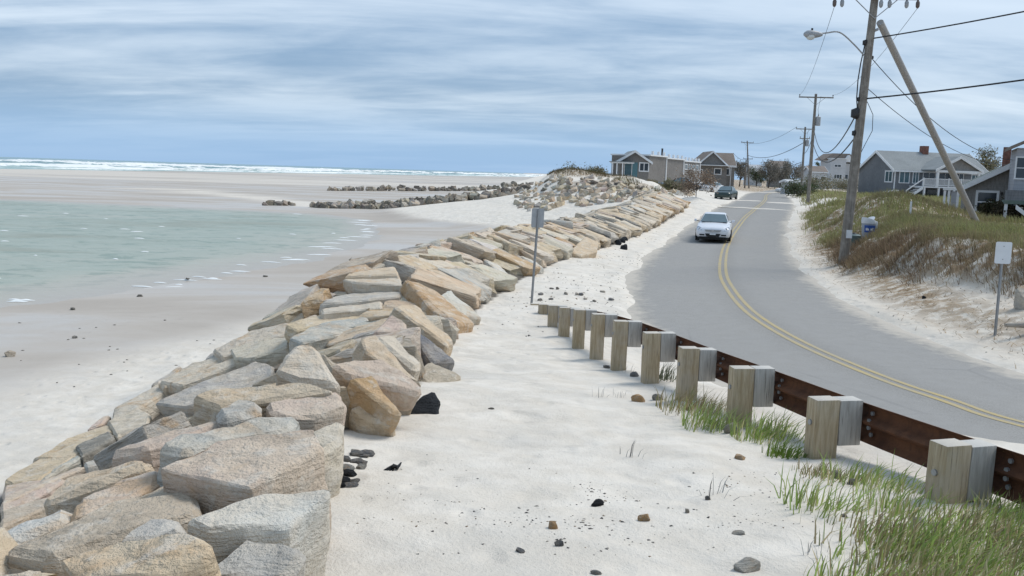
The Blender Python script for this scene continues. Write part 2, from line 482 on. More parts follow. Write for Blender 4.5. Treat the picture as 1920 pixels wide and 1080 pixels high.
def make_rock(name, grow=1.0):
    m, t, b = mat(name)
    oi = t.add('ShaderNodeObjectInfo')
    oc = t.add('ShaderNodeTexCoord').outputs['Object']
    off = t.add('ShaderNodeVectorMath', operation='ADD'); t.put(off.inputs[0], oc)
    cmb = t.add('ShaderNodeCombineXYZ'); r50 = t.math('MULTIPLY', oi.outputs['Random'], 37.0)
    for i in range(3): t.put(cmb.inputs[i], r50)
    t.put(off.inputs[1], cmb.outputs[0]); p = off.outputs[0]
    base = oi.outputs['Color']
    bw = t.add('ShaderNodeRGBToBW'); t.put(bw.inputs[0], base); fl = t.ramp(bw.outputs[0], .05, .34)
    def ML(v): return t.math('MULTIPLY', v, fl)
    big = t.noise(p, 1.6, 5, .6, .6); mid = t.noise(p, 6, 6, .65); fine = t.noise(p, 42, 4, .7)
    strat = t.noise(t.mapping(p, scale=(1.1, 3.0, 11), rot=(.35, .2, .3)), 1.3, 5, .6, .35)
    col = t.mix(ML(t.ramp(big, .38, .62, 0, .85)), base, t.mix(.62, base, (.66, .56, .43)))
    rust = t.math('MULTIPLY', t.ramp(t.noise(p, 2.4, 4, .6, .8), .52, .70), t.ramp(oi.outputs['Random'], .25, .8, .1, .75))
    col = t.mix(ML(rust), col, (.57, .385, .22))
    stain = t.mix(1.0, col, (.58, .575, .57), 'MULTIPLY')
    col = t.mix(t.ramp(strat, .50, .70, 0, .55), col, stain)
    col = t.mix(ML(t.ramp(mid, .50, .66, 0, .6)), col, (.69, .635, .55))
    col = t.mix(t.ramp(t.noise(p, 11, 5, .7, .4), .57, .72, 0, .42), col, t.mix(1.0, col, (.42, .41, .40), 'MULTIPLY'))
    col = t.mix(t.ramp(fine, .60, .76, 0, .4), col, t.mix(1.0, col, (.4, .4, .4), 'MULTIPLY'))
    col = t.mix(ML(t.ramp(fine, .42, .28, 0, .3)), col, (.68, .64, .57))
    t.put(b.inputs['Base Color'], col); b.inputs['Roughness'].default_value = .86
    b.inputs['Specular IOR Level'].default_value = .22
    hgt = t.math('ADD', t.math('MULTIPLY', strat, .9), t.math('ADD', t.math('MULTIPLY', mid, .8), t.math('MULTIPLY', fine, .30)))
    t.put(b.inputs['Normal'], t.bump(hgt, 1.0, .07))
    return m
make_rock('rock')

def make_wood(name, c1, c2, grain=(9, 9, .7), end=None):
    m, t, b = mat(name)
    oi = t.add('ShaderNodeObjectInfo')
    oc = t.add('ShaderNodeTexCoord').outputs['Object']
    off = t.add('ShaderNodeVectorMath', operation='ADD'); t.put(off.inputs[0], oc)
    cmb = t.add('ShaderNodeCombineXYZ')
    for i in range(3): t.put(cmb.inputs[i], t.math('MULTIPLY', oi.outputs['Random'], 23.0))
    t.put(off.inputs[1], cmb.outputs[0]); p = off.outputs[0]
    g = t.noise(t.mapping(p, scale=grain), 4.5, 6, .65, .35); g2 = t.noise(t.mapping(p, scale=(grain[0] * 3, grain[1] * 3, grain[2])), 5, 4, .6)
    blot = t.noise(p, 3.0, 4, .6)
    col = t.mix(t.ramp(g, .3, .7), c1, c2)
    col = t.mix(t.ramp(blot, .42, .7, 0, .35), col, (.45, .42, .37))
    crack = t.ramp(g2, .40, .31)
    col = t.mix(t.math('MULTIPLY', crack, .75), col, (.07, .055, .04))
    if end:
        nz = t.add('ShaderNodeSeparateXYZ'); t.put(nz.inputs[0], t.add('ShaderNodeNewGeometry').outputs['Normal'])
        col = t.mix(t.ramp(nz.outputs[2], .6, .9), col, end)
    t.put(b.inputs['Base Color'], col); b.inputs['Roughness'].default_value = .85; b.inputs['Specular IOR Level'].default_value = .2
    t.put(b.inputs['Normal'], t.bump(t.math('ADD', g, t.math('MULTIPLY', g2, .8)), .6, .012))
    return m
make_wood('post_wood', (.33, .255, .155), (.50, .415, .29), end=(.55, .51, .45))
make_wood('block_wood', (.36, .335, .30), (.50, .475, .435), end=(.56, .54, .50))
make_wood('pole_wood', (.15, .13, .11), (.27, .245, .215), grain=(6, 6, .25))
make_wood('brace_wood', (.34, .335, .33), (.44, .435, .43), grain=(6, 6, .25))
make_wood('drift_wood', (.22, .19, .16), (.40, .36, .31), grain=(1, 9, 9))
def make_rust():
    m, t, b = mat('rusted_steel')
    p = t.add('ShaderNodeNewGeometry').outputs['Position']
    a = t.noise(p, 3, 6, .65); c = t.noise(t.mapping(p, scale=(1, 1, .12)), 22, 4, .7); d = t.noise(p, 60, 3, .7)
    col = t.mix(t.ramp(a, .3, .7), (.075, .034, .020), (.165, .072, .036))
    col = t.mix(t.ramp(c, .5, .72, 0, .6), col, (.045, .025, .018))
    col = t.mix(t.ramp(d, .58, .75, 0, .6), col, (.24, .11, .05))
    t.put(b.inputs['Base Color'], col); b.inputs['Roughness'].default_value = .8; b.inputs['Metallic'].default_value = .15
    t.put(b.inputs['Normal'], t.bump(t.math('ADD', a, t.math('MULTIPLY', d, .4)), .3, .006))
make_rust()
def make_blade(name, rough=.75):
    m, t, b = mat(name)
    t.put(b.inputs['Base Color'], t.attr('Col')); b.inputs['Roughness'].default_value = rough
    b.inputs['Specular IOR Level'].default_value = .2
    tr = t.add('ShaderNodeBsdfTranslucent'); t.put(tr.inputs[0], t.attr('Col'))
    mx = t.add('ShaderNodeMixShader'); mx.inputs[0].default_value = .25
    t.l.new(b.outputs[0], mx.inputs[1]); t.l.new(tr.outputs[0], mx.inputs[2])
    t.l.new(mx.outputs[0], t.n.get('Material Output').inputs[0])
make_blade('grass_blade')
def make_water(name, deep, shallow, wave, s1, s2, bstr):
    m, t, b = mat(name)
    p = t.add('ShaderNodeNewGeometry').outputs['Position']
    d = t.sep(t.attr('depth'))
    n = t.noise(t.mapping(p, scale=wave, rot=(0, 0, .25)), s1, 5, .6, .3); n2 = t.noise(t.mapping(p, scale=wave, rot=(0, 0, -.2)), s2, 4, .6)
    pat = t.noise(t.mapping(p, scale=(.3, 1, 1)), .16, 4, .6, .5)
    col = t.mix(t.math('MULTIPLY', d[0], t.ramp(pat, .3, .6, .55, 1)), shallow, deep)
    rip = t.noise(t.mapping(p, scale=(.75, 1, 1), rot=(0, 0, .10)), .75, 6, .68, .4)
    col = t.mix(t.ramp(rip, .50, .38, 0, .9), col, t.mix(1.0, col, (.66, .74, .72), 'MULTIPLY'))
    col = t.mix(t.ramp(rip, .56, .72, 0, .45), col, (.44, .46, .40))
    col = t.mix(t.math('MULTIPLY', t.ramp(pat, .5, .66, 0, .6), d[0]), col, (.27, .265, .19))
    foam = t.math('MULTIPLY', t.ramp(n, .70, .76), t.ramp(n2, .5, .62, 0, .8))
    col = t.mix(foam, col, (.75, .76, .75))
    col = t.mix(t.ramp(t.math('ADD', d[0], t.math('MULTIPLY', t.math('SUBTRACT', rip, .5), .25)), .0, .42, 1, 0), col, (.43, .395, .345))
    t.put(b.inputs['Base Color'], col); b.inputs['Roughness'].default_value = .34; b.inputs['IOR'].default_value = 1.33
    b.inputs['Specular IOR Level'].default_value = .26
    t.put(b.inputs['Normal'], t.bump(t.math('ADD', n, t.math('MULTIPLY', n2, .5)), bstr, .06))
make_water('pool_water', (.325, .372, .305), (.45, .425, .35), (.5, 1.6, 1), 1.0, 3.2, 1.0)
def make_sea():
    m, t, b = mat('sea_water')
    p = t.add('ShaderNodeNewGeometry').outputs['Position']
    d = t.sep(t.attr('depth'))
    n = t.noise(t.mapping(p, scale=(.25, 1, 1)), .05, 6, .65, .6); n2 = t.noise(t.mapping(p, scale=(.3, 1.4, 1)), .22, 4, .6)
    col = t.mix(d[0], (.30, .425, .395), (.20, .315, .335))
    foam = t.math('MULTIPLY', t.ramp(n, .50, .60), t.ramp(d[0], .95, .3, .10, 1))
    foam = t.math('MAXIMUM', t.math('MULTIPLY', foam, .3), t.ramp(t.math('ADD', t.math('MULTIPLY', n2, .6), d[1]), .74, .92))
    col = t.mix(foam, col, (.80, .82, .81))
    t.put(b.inputs['Base Color'], col); t.put(b.inputs['Roughness'], t.ramp(foam, 0, 1, .3, .8))
    t.put(b.inputs['Normal'], t.bump(t.math('ADD', n, n2), .9, .8))
make_sea()
simple('foam', (.80, .82, .81), .8, var=.06)
simple('galvanised', (.33, .34, .35), .5, .6, .15, 8)
simple('sign_back', (.38, .395, .41), .55, .3, .10, 9)
simple('sign_white', (.70, .72, .74), .5, 0, .05, 6)
simple('dark_metal', (.05, .05, .052), .5, .4)
simple('cable', (.03, .03, .032), .6)
simple('insulator', (.13, .10, .09), .35)
simple('transformer_grey', (.36, .37, .38), .5, .2)
simple('lamp_glass', (.62, .64, .62), .25, 0, .05)
simple('white_trim', (.72, .73, .74), .6, 0, .07, 3)
simple('pane_dark', (.035, .045, .055), .12, 0, .3, .6, spec=.6)
simple('pane_teal', (.05, .10, .12), .15, 0, .3, .6, spec=.6)
simple('brick_red', (.21, .10, .075), .85, 0, .3, 5, .4)
simple('concrete', (.36, .35, .33), .85, 0, .2, 4, .4)
simple('teal_paint', (.10, .20, .23), .7)
simple('blue_tarp', (.16, .27, .42), .7)
simple('deck_green', (.12, .16, .14), .8)
simple('bark', (.085, .07, .058), .9, 0, .3, 5, .5)
simple('seaweed', (.012, .012, .012), .5, 0, .3)
def make_siding(name, c1, c2, course=.15, roof=False):
    m, t, b = mat(name)
    oc = t.add('ShaderNodeTexCoord').outputs['Object']
    sp = t.add('ShaderNodeSeparateXYZ'); t.put(sp.inputs[0], oc)
    fr = t.math('FRACT', t.math('DIVIDE', sp.outputs[2], course * (.55 if roof else 1)))
    n = t.noise(t.mapping(oc, scale=(4, 4, .9)), 2.5, 5, .65); big = t.noise(oc, .5, 4, .6)
    col = t.mix(t.ramp(n, .3, .7), c1, c2)
    col = t.mix(t.ramp(big, .4, .7, 0, .35), col, tuple(.7 * v for v in c1))
    col = t.mix(t.ramp(fr, .14, .02, 0, .6), col, tuple(.45 * v for v in c1))
    t.put(b.inputs['Base Color'], col); b.inputs['Roughness'].default_value = .88
    t.put(b.inputs['Normal'], t.bump(fr, .5, .03))
make_siding('shingle_brown', (.175, .165, .155), (.26, .245, .23))
make_siding('shingle_grey', (.15, .16, .175), (.215, .225, .24))
make_siding('shingle_taupe', (.22, .21, .20), (.31, .30, .285))
make_siding('clapboard_pale', (.50, .51, .53), (.60, .61, .62), .2)
make_siding('clapboard_grey', (.35, .36, .39), (.42, .43, .46), .2)
make_siding('roof_grey', (.225, .245, .25), (.31, .33, .335), .25, True)
make_siding('roof_brown', (.20, .165, .14), (.28, .235, .205), .25, True)
make_siding('roof_green', (.10, .125, .115), (.16, .185, .175), .25, True)
M_ = MATS
# ================================================================== STRUCTURE
def axis_steps(parts):
    out = []
    for a, b, st in parts: out.append(np.arange(a, b, st))
    return np.concatenate(out)
gx = np.concatenate([-np.geomspace(60, 9000, 50)[::-1], np.arange(-59, -10, 1.0), np.arange(-10, 16, .11), np.arange(16, 30, .22), np.arange(30, 70, 1.0), np.geomspace(70, 9000, 45)])
gy = np.concatenate([-np.geomspace(4, 400, 14)[::-1], np.arange(-3, 2.5, .5), np.arange(2.5, 22, .11), np.arange(22, 60, .22), np.arange(60, 150, .7), np.geomspace(150, 12000, 80)])
X, Y = np.meshgrid(gx, gy)
Z, G = H(X, Y, True)
ny, nx = X.shape
V = np.stack([X.ravel(), Y.ravel(), Z.ravel()], 1)
I = (np.arange(ny - 1)[:, None] * nx + np.arange(nx - 1)[None, :]).ravel()
F = np.stack([I, I + 1, I + nx + 1, I + nx], 1)
x, y, u, q, c, e, zz = G['x'], G['y'], G['u'], G['q'], G['c'], G['e'], Z.ravel()
endk = sst(WALL_END - 2, WALL_END + 6, y)
# wet sand: everything low on the beach, with drier bars
wet = sst(-1.45, -1.74, zz) * (c < 0)
wline = u - (np.interp(y, [10, 18, 30, 55, 75], [10.2, 9.6, 8.6, 8.6, 12.5]) + fbm(x, y, 6, 71) * 1.2)
wet = np.where((u > 7) & (y < 80), sst(-1.2, 2.2, wline), wet) * (c < 0)
b1 = gp(330, 354, -1.9)[:2]; b2 = gp(640, 386, -1.9)[:2]
def seg_d(a, b):
    ab = b - a; t = np.clip(((x - a[0]) * ab[0] + (y - a[1]) * ab[1]) / (ab @ ab), 0, 1)
    return np.hypot(x - a[0] - t * ab[0], y - a[1] - t * ab[1])
bar = sst(7, 1.5, seg_d(b1, b2) + fbm(x, y, 12, 73) * 5)
wet = wet * (1 - .8 * bar)
bars = sst(.12, .34, fbm(x * .25, y, 55, 77) + .10) * sst(130, 200, y)
wet = wet * (1 - .55 * bars)
litter = np.zeros_like(x)
right = (c > 0) & (c < 60)
lt = np.exp(-((q - 1.9) / 1.1) ** 2) * np.interp(y, [10, 17, 24, 36, 60, 70], [.35, .55, .9, 1.0, .8, .2])
veg = sst(-.3, .9, q - G['fs']) * sst(20, 23, y) * sst(95, 66, y)
litter = np.where(right, np.clip(np.maximum(lt, veg), 0, 1), 0)
litter = np.where((c > 3.1) & (y > 78), np.clip(sst(4, 9, q) * .8, 0, 1), litter)
mnd = (c < 0) & (y > 100)
litter = np.where(mnd, np.clip(sst(2.9, 3.5, zz) * .9 + sst(150, 170, y) * sst(-2, -12, u), 0, 1), litter)
litter = np.where((c < -6) & (y > 76) & (y < 104) & (zz > 1.75), .55, litter)
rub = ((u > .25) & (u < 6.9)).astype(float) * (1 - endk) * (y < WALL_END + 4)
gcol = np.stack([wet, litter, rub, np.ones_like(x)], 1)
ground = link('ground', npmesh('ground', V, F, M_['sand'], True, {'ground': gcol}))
tag(ground, kind='structure')

# tidal pool
px0, px1, py0, py1 = POOL[:, 0].min(), POOL[:, 0].max(), POOL[:, 1].min(), POOL[:, 1].max()
ax = np.arange(px0, px1 + 8, 1.4); ay = np.arange(py0 - 4, py1 + 8, 1.0)
PX, PY = np.meshgrid(ax, ay); sd = poly_sd(PX.ravel(), PY.ravel(), POOL)
_, g2 = H(PX, PY, True); tz = _.ravel()
dep = np.clip((PZ - tz + .01) / .46, 0, 1)
keep = (tz < PZ + .12) & (sd < 9)
n2 = len(ax); I2 = (np.arange(len(ay) - 1)[:, None] * n2 + np.arange(n2 - 1)[None, :]).ravel()
F2 = np.stack([I2, I2 + 1, I2 + n2 + 1, I2 + n2], 1)
F2 = F2[keep[F2].all(1)]
V2 = np.stack([PX.ravel(), PY.ravel(), np.full(PX.size, PZ)], 1)
pool = link('tidal_pool', npmesh('tidal_pool', V2, F2, M_['pool_water'], True, {'depth': np.stack([dep] * 3 + [np.ones_like(dep)], 1)}))
tag(pool, kind='structure')

# sea with swell
sxs = np.concatenate([-np.geomspace(620, 16000, 50)[::-1], np.arange(-616, 150, 5.0), np.geomspace(150, 3000, 30)])
off = np.concatenate([np.arange(-12, 240, 2.4), np.arange(240, 1000, 5.0), np.geomspace(1000, 40000, 40)])
SX, OF = np.meshgrid(sxs, off)
SY = np.interp(SX, SH_X, SH_Y) + OF
brk = sst(-.20, .22, fbm(SX, OF * 1.3, 62, 91))
amp = (.45 + .9 * sst(40, 200, OF) + 1.7 * sst(180, 500, OF)) * sst(0, 14, OF) * sst(2200, 900, OF) * (.25 + .75 * brk)
ph = OF / 46.0 * 2 * math.pi + fbm(SX, SY, 90, 95) * 8
crest = np.maximum(np.sin(ph), 0) ** 3
SZ = -2.12 + amp * (crest * 1.35 - .2) + .12 * fbm(SX, SY, 6, 97)
SZ = SZ - sst(2, -12, OF) * .35
ns = len(sxs); I3 = (np.arange(len(off) - 1)[:, None] * ns + np.arange(ns - 1)[None, :]).ravel()
dcol = np.stack([sst(60, 700, OF).ravel(), (crest ** .6 * sst(2, 12, OF) * sst(2200, 900, OF) * .9 * (.15 + .85 * brk)).ravel() + .55 * sst(14, 2, OF).ravel(), 0 * SX.ravel(), 1 + 0 * SX.ravel()], 1)
sea = link('sea', npmesh('sea', np.stack([SX.ravel(), SY.ravel(), SZ.ravel()], 1), np.stack([I3, I3 + 1, I3 + ns + 1, I3 + ns], 1), M_['sea_water'], True, {'depth': dcol}))
tag(sea, kind='structure')

# road with crowned surface and double yellow line
offs = np.array([-HW - .45, -HW, -2.4, -1.6, -.8, 0, .8, 1.6, 2.4, HW, HW + .45])
nor = np.stack([rt[:, 1], -rt[:, 0]], 1)
rsz = np.interp(rc[:, 1], R_Y, R_Z)
RV = []; lane = []
for o_ in offs:
    zc = rsz + .03 - .012 * abs(o_)
    RV.append(np.stack([rc[:, 0] + nor[:, 0] * o_, rc[:, 1] + nor[:, 1] * o_, zc], 1))
    lane.append(np.tile([abs(o_) / HW, 1.0 if abs(abs(o_) - 1.6) < .9 else 0.0, 0, 1], (len(rc), 1)))
RV = np.concatenate(RV); lane = np.concatenate(lane); nr = len(rc)
RF = np.concatenate([np.stack([np.arange(nr - 1) + k * nr, np.arange(nr - 1) + (k + 1) * nr, np.arange(1, nr) + (k + 1) * nr, np.arange(1, nr) + k * nr], 1) for k in range(len(offs) - 1)])
road = link('road', npmesh('road', RV, RF, M_['asphalt'], True, {'lane': lane}))
tag(road, kind='structure')
def strip(name, o1, o2, lift, m):
    v = np.concatenate([np.stack([rc[:, 0] + nor[:, 0] * o_, rc[:, 1] + nor[:, 1] * o_, rsz + .03 - .012 * abs(o_) + lift], 1) for o_ in (o1, o2)])
    f = np.stack([np.arange(nr - 1), np.arange(nr - 1) + nr, np.arange(1, nr) + nr, np.arange(1, nr)], 1)
    return tag(link(name, npmesh(name, v, f, m, True)), kind='structure')
strip('yellow_line', -.17, -.06, .005, M_['road_paint'])
strip('yellow_line', .06, .17, .005, M_['road_paint'])
# sand blown in tongues across the far road
def drift(px, py, halflen, halfw, a0, a1, seed):
    p = gp(px, py, float(np.interp(gp(px, py, 1.0)[1], R_Y, R_Z)))
    i = int(np.argmin((rc[:, 0] - p[0]) ** 2 + (rc[:, 1] - p[1]) ** 2))
    n = 26; m = 7; V_ = []; 
    for a in np.linspace(a0, a1, n):
        for b_ in np.linspace(-1, 1, m):
            k = a; env = max(0.0, 1 - ((a - (a0 + a1) / 2) / ((a1 - a0) / 2)) ** 2) ** .5
            s_ = b_ * halfw * (.35 + .65 * env) * (1 + .6 * float(vn(np.array([a * 3.0]), np.array([b_ * 2 + seed]), 1.1, seed)[0]))
            s_ += .5 * float(vn(np.array([a]), np.array([seed * 3.0]), 1.5, seed)[0])
            X_ = rc[i] + nor[i] * a + rt[i] * s_
            V_.append((X_[0], X_[1], float(np.interp(X_[1], R_Y, R_Z)) + .03 - .012 * abs(a) + .004 + .055 * (1 - b_ * b_) * (.3 + .7 * env)))
    F_ = [(r * m + k, r * m + k + 1, (r + 1) * m + k + 1, (r + 1) * m + k) for r in range(n - 1) for k in range(m - 1)]
    col_ = np.tile([0, 0, 0, 1.0], (len(V_), 1))
    tag(link('sand_drift', npmesh('sand_drift', np.array(V_), np.array(F_), M_['sand'], True, {'ground': col_})), kind='stuff')
drift(1395, 376, 3, 1.1, -3.4, -.3, 3)
drift(1460, 380, 3, 1.2, .3, 3.3, 5)
drift(1420, 391, 3, .35, -3.2, 3.2, 8)
drift(1440, 361, 3, 2.0, -3.2, 3.2, 9)

# ------------------------------------------------------------------ boulders
PAL = {'tan': (.62, .49, .335), 'pale': (.645, .565, .455), 'grey': (.485, .455, .405), 'blue': (.30, .325, .325), 'pink': (.62, .49, .40), 'sorange': (.78, .47, .22), 'gdark': (.165, .15, .13), 'gbrown': (.27, .23, .18), 'ggrey': (.33, .31, .28),
       'orange': (.50, .325, .17), 'teal': (.44, .45, .41), 'brown': (.48, .405, .315), 'slate': (.19, .20, .215), 'black': (.028, .031, .036), 'white': (.64, .62, .565), 'dark': (.19, .185, .17)}
def rock_from_points(name, pts, bevel=.03, cuts=2, amp=.02, seed=0, freq=2.2):
    bm = bmesh.new()
    for p in pts: bm.verts.new(p)
    r = bmesh.ops.convex_hull(bm, input=list(bm.verts))
    bmesh.ops.delete(bm, geom=[v for v in bm.verts if not v.link_faces], context='VERTS')
    bmesh.ops.dissolve_limit(bm, angle_limit=R_(9), verts=list(bm.verts), edges=list(bm.edges))
    if bevel > 0: bmesh.ops.bevel(bm, geom=list(bm.edges), offset=bevel, segments=1, affect='EDGES', clamp_overlap=True)
    bmesh.ops.triangulate(bm, faces=list(bm.faces))
    for k in range(cuts):
        longe = [e_ for e_ in bm.edges if e_.calc_length() > .07]
        bmesh.ops.subdivide_edges(bm, edges=longe, cuts=1, use_grid_fill=True)
        bmesh.ops.triangulate(bm, faces=list(bm.faces))
    bm.normal_update()
    sv = Vector((seed * 3.17, seed * 1.31, seed * .77))
    for v in bm.verts:
        p = v.co * freq + sv
        d = noise.fractal(p, .9, 2.1, 4) * amp + noise.noise(p * .5) * amp * 1.1
        rg = noise.ridged_multi_fractal(Vector((v.co.x * 1.3, v.co.y * 1.3, v.co.z * 7)) + sv, 1.0, 2.0, 3, 1.0, 2.0)
        d -= max(0, rg - 1.4) * amp * .7
        d += noise.fractal(p * 3.3, 1.0, 2.0, 3) * amp * .55
        v.co += v.normal * d
    me = bpy.data.meshes.new(name); bm.to_mesh(me); bm.free()
    me.polygons.foreach_set('use_smooth', np.ones(len(me.polygons), bool)); me.set_sharp_from_angle(angle=R_(24))
    me.materials.append(M_['rock'])
    return me
def rand_rock(seed, n=16, sq=.32, cuts=2, amp=.05):
    rg = random.Random(seed); pts = []
    for sx_ in (-1, 1):
        for sy_ in (-1, 1):
            for sz_ in (-1, 1):
                pts.append(Vector((sx_ * rg.uniform(.62, 1), sy_ * rg.uniform(.6, 1), sz_ * rg.uniform(.62, 1))) * .5)
    for i in range(n):
        v = Vector((rg.gauss(0, 1), rg.gauss(0, 1), rg.gauss(0, 1))).normalized()
        v = Vector([math.copysign(abs(k) ** sq, k) for k in v])
        pts.append(v * .5 * rg.uniform(.86, 1.0))
    return rock_from_points('boulder', pts, .055, cuts, amp * 1.3, seed, 2.4)
ROCKS = [rand_rock(s_, 5 + s_ % 6, .30, 2, .045) for s_ in range(26)]
LOWR = [rand_rock(60 + s_, 8, .34, 1, .06) for s_ in range(14)]

def surf(x_, y_):
    u_ = np.interp(y_, XL_Y, XL_X) - x_
    return wall_core(u_, y_)
def surf_frame(x_, y_):
    h = .45
    zx = float((surf(np.array([x_ + h]), np.array([y_])) - surf(np.array([x_ - h]), np.array([y_])))[0] / (2 * h))
    zy = float((surf(np.array([x_]), np.array([y_ + h])) - surf(np.array([x_]), np.array([y_ - h])))[0] / (2 * h))
    n = Vector((-zx, -zy, 1)).normalized(); return n
def round_rock(seed):
    r_ = random.Random(seed); pts = []
    for i in range(22):
        v = Vector((r_.gauss(0, 1), r_.gauss(0, 1), r_.gauss(0, 1))).normalized(); v = Vector([math.copysign(abs(k) ** .75, k) for k in v]); pts.append(v * .5 * r_.uniform(.72, 1.0))
    return rock_from_points('stone', pts, .04, 1, .04, seed, 2.4)
STONES = [round_rock(500 + k) for k in range(16)]
seawall = empty('rubble_seawall', (-2.5, 6, 0))
tag(seawall, 'long rubble seawall of tan, grey and pink boulders between the beach and the road', 'seawall')
def child(name, me, parent, mw, col):
    o = bpy.data.objects.new(name, me); COL.objects.link(o); o.parent = parent
    o.matrix_parent_inverse = Matrix.Identity(4)
    o.matrix_basis = Matrix.Translation(-parent.location) @ mw
    o.color = (col[0], col[1], col[2], 1)
    return o
def vary(c_, rg, a=.10):
    k = 1 + rg.uniform(-a, a); return tuple(max(.01, v * k * (1 + rg.uniform(-a * .35, a * .35))) for v in c_)
hand = []
def slab(poly, t, col, lift=.32, nrm=None, grow=1.06, depth=None, shrink=None):
    """boulder from its visible top outline in the photograph, laid on the wall's surface"""
    cx_ = sum(p[0] for p in poly) / len(poly); cy_ = sum(p[1] for p in poly) / len(poly)
    if depth is None: P = hit(cx_, cy_, lift, 2.2, 90, surf)
    else: P = dp(cx_, cy_, depth)
    n = surf_frame(P[0], P[1])
    if nrm is not None: n = Vector(nrm).normalized()
    else: n = (n * .75 + Vector((0, 0, .35))).normalized()
    P = Vector(P); top = []
    for a, b_ in poly:
        d = Vector(ray(a, b_)); tt = (P - Vector(CAM)).dot(n) / d.dot(n)
        if tt <= 0: tt = (P - Vector(CAM)).length
        top.append(Vector(CAM) + d * tt)
    cen = sum(top, Vector()) / len(top)
    mr = max((p - cen).length for p in top)
    for i, p in enumerate(top):
        if (p - cen).length > 1.25: top[i] = cen + (p - cen).normalized() * 1.25
    rg = random.Random(len(hand) * 13 + 5); pts = []
    for p in top:
        pts.append(p - cen + n * rg.uniform(-.012, .02))
        pts.append((p - cen) * grow * rg.uniform(.97, 1.04) - n * t * rg.uniform(.4, .6))
        pts.append((p - cen) * grow * .86 * rg.uniform(.9, 1.08) - n * t * rg.uniform(.9, 1.15) - Vector((0, 0, .04)))
    me = rock_from_points('boulder', pts, .034, 3, .023, len(hand) + 100, 2.6)
    child('boulder', me, seawall, Matrix.Translation(cen), vary(PAL[col], rg, .05))
    hand.append((poly, cen))
slab([(350, 978), (460, 941), (611, 917), (627, 921), (619, 935), (538, 986), (444, 994), (391, 998)], .75, 'white', .42, (.05, -.12, 1), 1.0)
slab([(460, 998), (542, 1011), (575, 1027), (566, 1060), (530, 1090), (326, 1090), (391, 1047)], .5, 'grey', .34, (-.02, -.22, 1))
slab([(102, 1043), (175, 1013), (354, 1007), (395, 1035), (387, 1047), (310, 1082), (134, 1090)], .5, 'tan', .30, (-.15, -.2, 1))
slab([(297, 880), (342, 860), (407, 827), (591, 800), (606, 838), (587, 848), (542, 880), (469, 921), (407, 911), (359, 893)], .55, 'pink', .42, (-.08, -.14, 1), .98)
slab([(575, 805), (628, 778), (650, 788), (643, 826), (602, 852)], .75, 'pale', .40, (.12, -.1, 1), 1.0)
slab([(0, 1032), (80, 1005), (195, 950), (338, 905), (368, 909), (379, 962), (285, 968), (175, 1012), (90, 1040)], .5, 'brown', .28)
slab([(204, 1019), (285, 968), (350, 978), (354, 1003), (244, 1012)], .4, 'grey', .25)
slab([(126, 974), (150, 937), (228, 905), (301, 884), (293, 905), (200, 942), (150, 970)], .4, 'pink', .30)
slab([(0, 1000), (130, 958), (126, 978), (53, 995), (0, 1030)], .4, 'white', .26)
slab([(69, 937), (122, 901), (261, 852), (277, 868), (187, 905), (81, 942)], .45, 'tan', .32)
slab([(191, 901), (281, 866), (285, 880), (228, 905), (196, 911)], .35, 'teal', .30)
slab([(0, 958), (61, 942), (179, 905), (106, 942), (0, 990)], .4, 'brown', .26)
slab([(0, 942), (8, 910), (102, 893), (122, 901), (65, 933), (0, 962)], .4, 'pink', .24)
slab([(289, 758), (310, 746), (407, 705), (481, 677), (513, 685), (509, 717), (407, 728), (359, 745), (346, 764)], .55, 'grey', .45, (-.25, -.22, 1), .97)
slab([(359, 746), (407, 726), (562, 713), (628, 730), (570, 738), (501, 742), (407, 764)], .42, 'tan', .42, (-.1, -.18, 1))
slab([(497, 750), (570, 730), (636, 734), (655, 764), (600, 780), (530, 780), (501, 768)], .62, 'pink', .44, (.05, -.12, 1), 1.0)
slab([(407, 768), (448, 750), (485, 758), (487, 772), (416, 785)], .3, 'grey', .40)
slab([(301, 840), (342, 823), (480, 790), (560, 782), (545, 802), (420, 822), (342, 852)], .38, 'teal', .40)
slab([(205, 850), (260, 826), (392, 785), (420, 790), (345, 822), (270, 845)], .4, 'pink', .36)
slab([(140, 835), (205, 805), (214, 822), (153, 856)], .32, 'dark', .32)
slab([(515, 700), (558, 645), (588, 643), (606, 690), (636, 722), (560, 716)], .5, 'pale', .5, (.05, -.55, 1))
slab([(540, 634), (600, 604), (700, 588), (694, 612), (676, 618), (565, 644)], .78, 'teal', .55, (.05, -.06, 1), .97)
slab([(619, 681), (660, 672), (716, 670), (793, 730), (788, 740), (757, 722), (704, 695), (653, 706)], .17, 'pink', .46, (.28, -.2, 1), .95)
slab([(656, 709), (697, 704), (753, 774), (738, 772), (704, 746)], .26, 'orange', .38, (.35, -.3, 1))
slab([(653, 757), (712, 748), (745, 781), (741, 796), (679, 780)], .42, 'tan', .24, (.12, -.3, 1))
slab([(745, 792), (779, 755), (812, 735), (822, 755), (819, 780)], .34, 'black', .08, (.1, -.85, .7), 1.0, depth=8.1)
slab([(678, 632), (704, 626), (778, 711), (793, 722), (741, 695), (686, 658)], .38, 'tan', .45, (.4, -.15, 1))
slab([(704, 628), (741, 630), (793, 685), (775, 695), (727, 650)], .38, 'pale', .45, (.4, -.1, 1))
slab([(778, 618), (808, 637), (854, 678), (812, 678), (786, 643)], .4, 'slate', .28, (.45, -.25, 1))
slab([(775, 695), (808, 681), (864, 707), (808, 724)], .35, 'brown', .10, (.15, -.1, 1))
slab([(697, 624), (734, 589), (760, 604), (764, 626), (719, 613)], .35, 'pink', .55, (.1, -.3, 1))
slab([(756, 522), (816, 541), (890, 607), (860, 616), (808, 576)], .45, 'orange', .38, (.4, -.05, 1))
